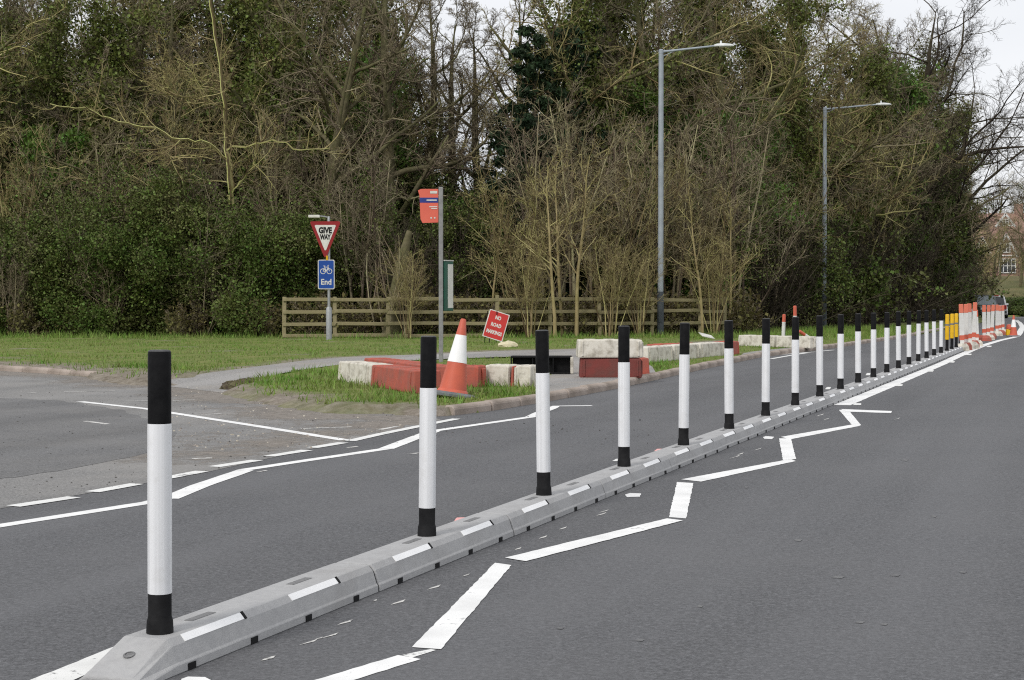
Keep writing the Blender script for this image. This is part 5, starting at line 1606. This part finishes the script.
for k_, px, Y, hs, lab in S:
    plant(k_, 'bare_shrub', px, Y, lab, 'shrub', hs, group=G3)
D = [('thorn2', 742, 64, 0.95), ('thorn', 763, 67, 1.0), ('thorn2', 783, 72, 1.05), ('thorn', 802, 77, 1.1), ('thorn2', 822, 80.5, 1.15), ('thorn', 843, 82, 1.15), ('thorn2', 862, 86, 1.2), ('thorn', 878, 91, 1.25), ('thorn2', 892, 96, 1.3), ('thorn', 906, 101, 1.3), ('thorn2', 918, 107, 1.3), ('thorn', 928, 113, 1.3), ('thorn2', 937, 121, 1.1)]
for i, (k_, px, Y, hs) in enumerate(D):
    plant(k_, 'thorn_shrub', px, Y, ORD[i] + ' dark thorn shrub of the roadside hedge counted from the fence end', 'shrub', hs, group='dark thorn hedge along the road')
Br = [(318, 54.4, .8), (352, 54.2, .7), (405, 54.6, .9), (430, 55, .75), (468, 54.8, .8), (505, 55.3, .75), (545, 55.5, .8), (590, 56, .85), (630, 57, .9), (675, 58, .85), (710, 59, .8), (735, 60.5, .9), (20, 56, .7), (90, 55.6, .6), (185, 55.4, .65), (265, 55, .7)]
blb = ['behind the give way sign', 'right of the blue cycle sign', 'at the foot of the old stump', 'behind the bus stop pole', 'left of the red site sign', 'right of the red site sign', 'behind the third bollard top',
       'left of the fourth bollard top', 'right of the fourth bollard top', 'right of the nearer lamp post', 'left of the sixth bollard top', 'at the right end of the fence', 'at the left picture edge', 'below the third hedge bush', 'below the mossy trunk', 'at the left end of the fence']
for (px, Y, hs), lb in zip(Br, blb):
    plant('bramble', 'bramble_patch', px, Y, 'dry bramble tangle ' + lb, 'bramble', hs, group='brambles along the fence')
plant('sapling', 'sapling', 505, 56.2, 'slim pale sapling standing behind the fence right of the red sign', 'tree', 0.95, group=G1)
plant('sapling', 'sapling', 566, 55.5, 'slim pale sapling rising behind the third bollard', 'tree', 1.2, group=G1)
plant('sapling', 'sapling', 722, 59, 'slim pale sapling at the right end of the fence', 'tree', 1.0, group=G1)
# old leaning stump with suckers by the fence
st = empty('old_stump', (X_at(394, 53.6), 53.6, VERGE_Z - 0.03))
rst = np.random.RandomState(3)
MB().tube([(-0.1, 0, 0), (-0.02, 0.02, 0.8), (0.1, 0.05, 1.7), (0.3, 0.05, 2.7), (0.52, 0.1, 3.6)], [0.36, 0.25, 0.22, 0.19, 0.10], 10).build('trunk', W_trunk, st, smooth=True)
nst = 26
az = rst.uniform(0, 6.28, nst); tl = np.abs(rst.normal(0, 0.25, nst))
g_ = grow(rst, np.stack([rst.normal(0, 0.35, nst), rst.normal(0, 0.2, nst), rst.uniform(0, 1.6, nst)], -1), np.stack([np.sin(tl) * np.cos(az), np.sin(tl) * np.sin(az), np.cos(tl)], -1),
          rst.uniform(1.0, 2.6, nst), np.full(nst, 0.028), [dict(n=5, wander=0.08, up=0.05, tip=0.35, kids=6), dict(n=3, wander=0.15, up=0.05, tip=0.4, kids=0, a0=R(20), a1=R(55), len=0.4, rad=0.5, rmin=0.009)])
V, Q = tubes(g_, (5, 3)); np_mesh('suckers', V, Q, W_brown, st)
tag(st, 'mossy leaning stump with upright suckers left of the bus stop', 'tree stump')

# long level mossy limbs over the hedge
lim = empty('fallen_limb', PY(232, 205, 57.2)); lo_ = lim.location
def limb(pts, r0, r1, sub, name):
    w0 = [PY(x, y, 57.2 + dz) - lo_ for x, y, dz in pts]
    w = []
    for a_, b_ in zip(w0[:-1], w0[1:]):
        for k in range(4):
            w.append(a_.lerp(b_, k / 4) + Vector((random.gauss(0, .03), random.gauss(0, .04), random.gauss(0, .04))) * (1 if (w and k) else 0.3))
    w.append(w0[-1])
    n_ = len(w)
    MB().tube(w, [r0 + (r1 - r0) * i / (n_ - 1) for i in range(n_)], 7).build(name, W_moss, lim, smooth=True)
    pos, dr = [], []
    for i in range(sub):
        f = random.uniform(0.1, 0.98) * (n_ - 1); k = int(f)
        pos.append(w[k].lerp(w[k + 1], f - k)); t = (w[k + 1] - w[k]).normalized()
        dr.append((t * 0.7 + Vector((random.gauss(0, .5), random.gauss(0, .5), random.gauss(0.2, .5)))).normalized())
    return pos, dr
pa, da = limb([(232, 205, 0), (229, 170, 0), (226, 130, 0.1), (222, 80, 0.2), (214, 20, 0.4), (205, -40, 0.6)], 0.10, 0.05, 10, 'trunk')
ps, ds = list(pa), list(da)
for pts_, r0 in [([(227, 160, 0), (210, 144, -0.3), (180, 140, -0.6), (150, 128, -0.8), (118, 122, -0.8), (85, 108, -0.6), (50, 104, -0.4)], 0.052), ([(180, 140, -0.6), (165, 152, -0.9), (176, 160, -1.1)], 0.03),
                 ([(227, 150, 0), (250, 146, -0.4), (272, 140, -0.7), (300, 150, -0.9), (330, 148, -1.0)], 0.042), ([(228, 196, 0), (240, 182, -0.2), (252, 168, -0.3), (262, 140, -0.3), (275, 120, -0.2)], 0.036), ([(225, 110, 0.1), (200, 98, -0.2), (170, 95, -0.4), (130, 88, -0.4)], 0.036)]:
    a_, d_ = limb(pts_, r0, r0 * 0.4, 14, 'limb')
    ps += a_; ds += d_
g_ = grow(np.random.RandomState(9), np.array([tuple(p) for p in ps]), np.array([tuple(p) for p in ds]), np.random.RandomState(8).uniform(0.6, 1.8, len(ps)), np.full(len(ps), 0.02),
          [dict(n=5, wander=0.16, up=0.04, tip=0.4, kids=5), dict(n=3, wander=0.2, up=0.04, tip=0.4, kids=3, a0=R(25), a1=R(65), len=0.5, rad=0.55, rmin=0.011), dict(n=2, wander=0.2, up=0.04, tip=0.5, kids=0, a0=R(25), a1=R(65), len=0.5, rad=0.6, rmin=0.008)])
V, Q = tubes(g_, (4, 3, 3)); np_mesh('crown', V, Q, W_olive, lim)
lim.name = 'mossy_tree'
tag(lim, 'yellow-green mossy tree with long level limbs reaching left over the hedge', 'tree', G1)

for px, Y, hs, lab in [(557, 53.6, 1.15, 'slim trunk standing in front of the fence right of the third bollard'), (594, 54.2, 1.25, 'slim trunk standing in front of the fence left of the fourth bollard'), (690, 56.6, 1.0, 'slim trunk in front of the fence behind the fifth bollard')]:
    plant('sapling', 'sapling', px, Y, lab, 'tree', hs, group=G1)
for px, Y, hs, lab in [(530, 53.4, .4, 'low twiggy shrub in front of the fence left of the third bollard'), (610, 54.4, .42, 'low twiggy shrub in front of the fence behind the fourth bollard'), (640, 55.0, .38, 'low twiggy shrub in front of the fence at the lamp post'), (408, 52.4, .36, 'low twiggy shrub in front of the fence left of the bus stop'), (715, 57.0, .42, 'low twiggy shrub in front of the right end of the fence')]:
    plant('hazel' if px != 292 else 'laurel', 'low_shrub', px, Y, lab, 'shrub', hs, group='low shrubs in front of the fence')

for px, Y, hs, z, lab in [(712, 69, 1.0, 4.0, 'bright green ivy mound high between the lamp posts'), (745, 73, 1.0, 5.0, 'bright green ivy mound high right of the nearer lamp post'), (882, 97, 1.3, 8.5, 'bright green ivy mound high beside the farther lamp head'), (632, 66, 0.9, 5.2, 'bright green ivy mound high left of the nearer lamp post'), (448, 64, 0.7, 1.6, 'bright green ivy mound behind the bus stop flag'), (340, 61, 0.62, 0.0, 'bright green ivy mound behind the give way sign'), (60, 63, 1.0, 2.5, 'green ivy mound above the left bushes'), (170, 63, 0.8, 2.2, 'green ivy mound left of the mossy trunk')]:
    plant('ivy_green', 'ivy_mound', px, Y, lab, 'ivy', hs, group='ivy mounds in the trees', z=z)
for i, (px, Y, hs, k_) in enumerate([(12, 56.0, .42, 'hazel4'), (112, 55.8, .4, 'hazel3'), (205, 55.6, .38, 'hazel4')]):
    plant(k_, 'hedge_sapling', px, Y, ORD[i] + ' thin bare sapling from the left in front of the evergreen hedge', 'shrub', hs, group='bare saplings in front of the hedge')
plant('conifer', 'conifer', 513, 64, 'smaller dark conifer left of the tall drooping one', 'tree', 0.72, group=G1)

for px, Y, hs, z, lab in [(925, 112, 1.1, 2.0, 'tall dark ivied tree behind the seventeenth bollard'), (903, 106, 1.15, 2.5, 'tall dark ivied tree behind the fourteenth bollard'), (872, 96, 1.2, 2.5, 'tall dark ivied tree right of the farther lamp post'), (118, 66, 0.9, 3.0, 'tall dark ivied tree above the fourth hedge bush'), (300, 66, 1.0, 3.5, 'tall olive ivied tree above the give way sign'), (372, 66, 0.8, 3.0, 'tall olive ivied tree left of the bus stop flag')]:
    plant('ivy_mass' if px > 500 else 'ivy_mass2', 'ivied_tree', px, Y, lab, 'ivy', hs, group='ivy mounds in the trees', z=z, w=hs * 0.8)

for k_, nm, px, Y, hs, lab in [('fine_tree', 'tall_tree', 425, 70, 1.05, 'fine-twigged tree just left of the bus stop flag'), ('fine_tree', 'tall_tree', 482, 74, 1.0, 'fine-twigged tree left of the dark conifer'),
      ('dark_tree', 'tall_tree', 940, 112, 1.08, 'dark bare tree over the orange boards'), ('oak2', 'tall_tree', 940, 118, 0.95, 'ivied brown tree at the right end of the wood'), ('oak', 'tall_tree', 966, 134, 0.62, 'olive tree overhanging the parked vehicles'), ('fine_tree', 'tall_tree', 872, 95, 1.2, 'fine-twigged tree behind the farther lamp head'),
      ('fine_tree', 'tall_tree', 530, 74, 1.1, 'fine-twigged tree rising behind the conifer'), ('fine_tree', 'tall_tree', 805, 84, 1.15, 'fine-twigged tree left of the farther lamp post'), ('fine_tree', 'tall_tree', 20, 70, 1.05, 'fine-twigged tree at the left edge'), ('fine_tree', 'tall_tree', 185, 68, 1.05, 'fine-twigged tree left of the mossy limbs')]:
    plant(k_, nm, px, Y, lab, 'tree', hs, group=G1)
for px, Y, hs, lab in [(562, 63, .95, 'dark conifer right of the tall drooping one'), (588, 65, 1.02, 'dark conifer left of the ivied tree')]:
    plant('conifer', 'conifer', px, Y, lab, 'tree', hs, group=G1)
for k_, px, Y, hs, lab in [('holly2', 556, 62, 1.1, 'green bush behind the saplings right of the third bollard'), ('holly', 612, 62.5, 1.15, 'green bush behind the saplings at the fourth bollard'), ('ivy_green', 668, 63.5, 1.0, 'fresh green bush behind the nearer lamp post'), ('holly2', 712, 65, 1.15, 'green bush behind the right end of the fence'), ('ivy_green', 522, 62, 0.7, 'fresh green bush at the foot of the conifer'), ('holly', 770, 74, 1.3, 'green bush behind the seventh bollard shrubs')]:
    plant(k_, 'evergreen_bush', px, Y, lab, 'bush', hs, group=G2)

for i, (k_, px, Y, hs, lab) in enumerate([('ivy_tree', 62, 72, 1.15, 'ivied olive tree above the second hedge bush'), ('ivy_tree', 200, 72, 1.2, 'ivied olive tree behind the long level limbs'), ('ivy_tree', 255, 70, 1.2, 'ivied olive tree left of the give way sign'), ('ivy_tree', 318, 71, 1.25, 'ivied olive tree over the give way sign'),
      ('ivy_tree', 366, 70, 1.15, 'ivied olive tree between give way sign and bus stop'), ('ivy_tree', 415, 78, 0.95, 'ivied olive tree behind the bus stop flag'), ('ivy_tree', 600, 70, 1.3, 'ivied olive tree right of the conifers'), ('ivy_tree', 700, 73, 1.3, 'ivied olive tree right of the nearer lamp head'),
      ('ivy_tree', 770, 80, 1.25, 'ivied olive tree between the two lamp heads'), ('ivy_tree', 895, 104, 1.3, 'ivied olive tree right of the farther lamp head'), ('ivy_tree', 932, 114, 1.2, 'ivied olive tree above the yellow bollards'), ('ivy_tree', 10, 72, 1.15, 'ivied olive tree at the left picture edge')]):
    plant(k_, 'ivy_clad_tree', px, Y, lab, 'tree', hs, group=G1)


# ------------------------------------------------------------------ the far end: bank, house, vehicles, hedge
M_bank = mat('bank_grass', (0.10, 0.095, 0.035), (0.16, 0.135, 0.06), 0.5, 0.95, 0.3, 3, c3=(0.075, 0.10, 0.03), scale3=0.12, amt3=0.8)
bx = np.arange(20, 150, 2.5); by = np.arange(140, 330, 2.5)
BX, BYY = np.meshgrid(bx, by, indexing='ij')
t_ = np.clip((BYY - 150 - 0.1 * (BX - 40)) / 42, 0, 1)
BZ = (t_ * t_ * (3 - 2 * t_)) * 4.6 - 0.25 + 0.22 * vnoise(BX, BYY, 6.0, 12) * t_ + np.clip((BYY - 215) / 100, 0, 1) * 8
ix = np.arange(BX.size).reshape(BX.shape)
hb = np_mesh('hillside', np.stack([BX, BYY, BZ], -1).reshape(-1, 3), np.stack([ix[:-1, :-1], ix[1:, :-1], ix[1:, 1:], ix[:-1, 1:]], -1).reshape(-1, 4), M_bank, None, True)
tag(hb, 'olive-brown grassy bank below the brick house', None, kind='structure')

M_brick = mat('house_brick', (0.30, 0.185, 0.15), (0.36, 0.235, 0.19), 1.2, 0.9)
M_tile = mat('roof_tile', (0.26, 0.155, 0.12), (0.31, 0.2, 0.16), 1.5, 0.9)
M_white = mat('white_joinery', (0.75, 0.75, 0.73), None, 3, 0.5)
M_pane = mat('dark_pane', (0.03, 0.035, 0.04), None, 3, 0.12, spec=0.6)
HY = 200.0
h0 = PY(958, 276, HY)
hs_ = empty('brick_house', (h0.x, HY, 3.8)); tag(hs_, 'red brick house with white gables on the bank at right', 'house')
W_ = 13.0; EV = 5.4
MB().box((W_ / 2, 4.5, EV / 2), (W_, 9, EV)).build('wall', M_brick, hs_)
rf = MB().loft([[Vector((-0.4, -0.4, EV)), Vector((-0.4, 9.4, EV)), Vector((-0.4, 4.5, EV + 3.4))], [Vector((W_ + 0.4, -0.4, EV)), Vector((W_ + 0.4, 9.4, EV)), Vector((W_ + 0.4, 4.5, EV + 3.4))]]).build('roof', M_tile, hs_)
MB().box((8.9, 4.5, EV + 3.6), (0.9, 0.7, 2.0)).build('chimney', M_brick, rf)
def window(x, z, w, h, y=-0.02, cols=2, rows=2):
    f = MB()
    y -= 0.05
    for sx in (-1, 1): f.box((x + sx * w / 2, y, z), (0.12, 0.1, h + 0.12))
    for sz in (-1, 1): f.box((x, y, z + sz * h / 2), (w - 0.12, 0.1, 0.12))
    for k in range(1, cols): f.box((x - w / 2 + w * k / cols, y + 0.01, z), (0.09, 0.06, h - 0.12))
    for k in range(1, rows): f.box((x, y + 0.013, z - h / 2 + h * k / rows), (w - 0.12, 0.05, 0.08))
    fo = f.build('window', M_white, hs_)
    MB().box((x, y + 0.035, z), (w - 0.1, 0.02, h - 0.1)).build('pane', M_pane, fo)
def hx(px): return (px - 958) / F * HY
def hz(py): return PY(960, py, HY).z - hs_.location.z
window(hx(963.5), hz(268), 0.75, 1.3, cols=2, rows=2)
window(hx(981.5), hz(268), 1.0, 1.4)
window(hx(1005), hz(266), 2.0, 1.7, -0.9, 4, 2)
MB().box((hx(1005), -0.42, hz(264) / 2 + 0.2), (2.6, 0.86, hz(258) + 0.5)).build('bay', M_brick, hs_)
def gable(px, w, zb, zt):
    x = hx(px)
    g_ = MB().prism([(x - w / 2, zb), (x + w / 2, zb), (x, zt)], -0.35, 0.3).build('gable', M_brick, hs_)
    for sx in (-1, 1):
        a, b_ = Vector((x + sx * w * 0.56, -0.42, zb - 0.15)), Vector((x, -0.42, zt + 0.1))
        dv = b_ - a
        m = MB(); m.box((a + b_) / 2, (dv.length, 0.1, 0.24), Matrix.Rotation(-math.atan2(dv.z, dv.x), 3, 'Y')); m.build('bargeboard', M_white, g_)
    window(x, (zb * 0.62 + zt * 0.38), w * 0.34, (zt - zb) * 0.42, -0.4, 2, 2)
    m = MB(); m.box((x, -0.38, zb + 0.05), (w * 0.98, 0.08, 0.16)); m.build('tie_beam', M_white, g_)
gable(981, 1.9, hz(253), hz(238))
gable(1005, 2.6, hz(256), hz(235))
gable(1004, 2.2, hz(226), hz(215))
window(hx(1030), hz(262), 1.4, 1.5)

# vehicles
M_carw = mat('car_white', (0.72, 0.72, 0.72), (0.66, 0.66, 0.66), 2, 0.25, spec=0.5)
M_card = mat('car_dark', (0.05, 0.055, 0.06), None, 2, 0.25, spec=0.5)
M_cars = mat('car_silver', (0.42, 0.43, 0.45), None, 2, 0.3, metal=0.4)
M_tyre = mat('tyre', (0.015, 0.015, 0.016), None, 5, 0.9)
M_glass = mat('car_glass', (0.02, 0.024, 0.028), None, 3, 0.08, spec=0.7)
M_wscr = mat('windscreen', (0.20, 0.24, 0.25), (0.16, 0.19, 0.2), 1, 0.1, spec=0.7)
M_tail = mat('tail_red', (0.5, 0.02, 0.02), None, 3, 0.3)
M_head = mat('headlight', (0.7, 0.72, 0.74), None, 3, 0.15)
def car(name, m, L, W, Hc, label, px, Y, rz, gl=None, z=0.0, box_back=True):
    """local y runs from the rear (0) to the nose (L)"""
    r = empty(name, (X_at(px, Y), Y, z), rz)
    def sec(y, w, z0, z1, tw):
        return [Vector((-w / 2, y, z0)), Vector((w / 2, y, z0)), Vector((w / 2 * 1.02, y, (z0 + z1) * 0.5)), Vector((w / 2 * tw, y, z1)), Vector((-w / 2 * tw, y, z1)), Vector((-w / 2 * 1.02, y, (z0 + z1) * 0.5))]
    belt = Hc * 0.56
    MB().loft([sec(0, W * 0.92, 0.38, belt * 0.95, 0.9), sec(0.12, W, 0.26, belt, 0.95), sec(L * 0.62, W, 0.24, belt, 0.95), sec(L * 0.68, W, 0.24, belt * 0.99, 0.94), sec(L * 0.93, W * 0.97, 0.26, belt * 0.86, 0.9), sec(L, W * 0.86, 0.36, belt * 0.7, 0.9)]).build('body', m, r, bevel=0.04)
    cab = MB()
    rear = 0.18 if box_back else L * 0.15
    def cs_(y, w, z): return [Vector((-w / 2, y, z)), Vector((w / 2, y, z))]
    b0, b1 = W * 0.93, W * 0.74
    yb0, yb1, yt0, yt1 = rear - 0.1, L * 0.66, rear + 0.28, L * 0.50
    zb, zt = belt - 0.02, Hc
    lo = [Vector((-b0 / 2, yb0, zb)), Vector((b0 / 2, yb0, zb)), Vector((b0 / 2, yb1, zb)), Vector((-b0 / 2, yb1, zb))]
    hi = [Vector((-b1 / 2, yt0, zt)), Vector((b1 / 2, yt0, zt)), Vector((b1 / 2, yt1, zt)), Vector((-b1 / 2, yt1, zt))]
    cab.loft([lo, hi]); cab.build('cabin', m, r, bevel=0.07)
    def quad(i, j, s0, s1, t0, t1, mt, nm, off=0.012):
        a, b_, c, d_ = lo[i], lo[j], hi[j], hi[i]
        f = lambda s_, t_: (a.lerp(b_, s_)).lerp(d_.lerp(c, s_), t_)
        n_ = (b_ - a).cross(d_ - a).normalized() * off
        q_ = [f(s0, t0), f(s1, t0), f(s1, t1), f(s0, t1)]
        MB().loft([[p - n_ for p in q_], [p + n_ for p in q_]]).build(nm, mt, r)
    quad(0, 1, 0.08, 0.92, 0.1, 0.86, gl or M_glass, 'rear_window')
    quad(2, 3, 0.06, 0.94, 0.06, 0.9, gl or M_glass, 'windscreen')
    for i, j in ((1, 2), (3, 0)):
        quad(i, j, 0.08, 0.47, 0.14, 0.84, M_glass, 'side_window')
        quad(i, j, 0.52, 0.9, 0.14, 0.84, M_glass, 'side_window')
    for sx in (-1, 1):
        for y in (L * 0.2, L * 0.81):
            w_ = empty('wheel', (sx * W * 0.47, y, 0.33)); w_.parent = r; w_.rotation_euler = (0, R(90), 0)
            MB().lathe([(0.22, -0.11), (0.33, -0.1), (0.33, 0.1), (0.22, 0.11)], 18).build('tyre', M_tyre, w_, smooth=True)
            MB().lathe([(0.05, -0.112), (0.21, -0.115), (0.21, 0.115), (0.05, 0.112)], 14).build('rim', M_cars, w_, smooth=True)
        MB().box((sx * W * 0.40, 0.02, belt * 0.86), (0.2, 0.1, 0.34)).build('tail_light', M_tail, r, bevel=0.02, seg=1)
        MB().box((sx * W * 0.33, L - 0.06, belt * 0.72), (0.34, 0.12, 0.16)).build('headlight', M_head, r, bevel=0.03, seg=1)
        MB().box((sx * W * 0.55, L * 0.6, belt + 0.1), (0.2, 0.1, 0.14)).build('wing_mirror', m, r, bevel=0.02, seg=1)
    MB().box((0, -0.02, 0.5), (W * 0.92, 0.14, 0.2)).build('rear_bumper', M_card, r, bevel=0.03, seg=1)
    MB().box((0, L + 0.0, 0.45), (W * 0.84, 0.12, 0.2)).build('front_bumper', M_card, r, bevel=0.03, seg=1)
    MB().box((0, -0.03, belt * 0.80), (0.52, 0.1, 0.12)).build('number_plate', M_yellow, r)
    return tag(r, label, 'car', 'vehicles beyond the roadworks')
cw = car('parked_car', M_carw, 4.5, 1.85, 1.80, 'white estate seen from behind beyond the orange boards', 995.5, 127.0, -0.25)
MB().box((0, 0.42, 1.80), (0.5, 0.05, 0.07)).build('brake_light', M_tail, cw)
car('parked_car', M_card, 4.6, 1.85, 1.85, 'dark vehicle with pale windscreen facing us beside the white estate', 979.5, 128.0, R(180) - 0.1, M_wscr)
car('parked_car', M_cars, 4.4, 1.75, 1.5, 'silver car half hidden behind the first orange boards', 957.0, 118.0, -0.4)

plant('thorn2', 'dark_hedge', 968, 146, 'dark low hedge behind the vehicles', 'hedge', 0.42, w=1.0, group='dark hedges at the far bend')
plant('laurel', 'dark_hedge', 955, 142, 'dark low hedge behind the silver car', 'hedge', 0.5, w=1.0, group='dark hedges at the far bend')
plant('laurel', 'dark_hedge', 985, 150, 'dark low hedge behind the white estate', 'hedge', 0.45, w=1.2, group='dark hedges at the far bend')
plant('laurel', 'dark_hedge', 1003, 150, 'dark low hedge right of the white estate', 'hedge', 0.45, w=1.3, group='dark hedges at the far bend')
plant('laurel', 'dark_hedge', 1018, 148, 'dark low hedge at the right picture edge', 'hedge', 0.45, w=1.3, group='dark hedges at the far bend')
plant('laurel', 'dark_hedge', 1036, 146, 'dark low hedge just past the right picture edge', 'hedge', 0.5, w=1.3, group='dark hedges at the far bend')
for k_, px, Y, hs, z, lab in [('oak', 972, 172, 0.62, 1.5, 'thin bare tree on the bank left of the house'), ('ash', 1020, 178, 0.7, 3.0, 'thin bare tree on the bank before the house at the right edge'),
                              ('hazel3', 978, 168, 0.75, 1.2, 'tangled bare shrub on the bank before the left house window'), ('hazel4', 1026, 180, 1.0, 2.8, 'tangled brown shrub on the bank at the right edge'), ('fine_tree', 980, 160, 0.6, 0.3, 'fine-twigged tree screening the left of the house'), ('oak', 1000, 185, 0.5, 3.6, 'small bare tree in front of the house windows'), ('oak2', 960, 222, 0.95, 4.5, 'brown tree behind the left end of the house'), ('oak', 995, 228, 0.95, 4.5, 'brown tree behind the house roof'), ('oak2', 1030, 226, 0.95, 4.5, 'brown tree behind the right end of the house')]:
    plant(k_, 'bank_tree', px, Y, lab, 'tree', hs, group='trees on the bank round the house', z=z)
plant('dark_tree', 'roadside_tree', 1085, 112, 'dark bare tree reaching in from the right picture edge', 'tree', 0.8, group=G1)
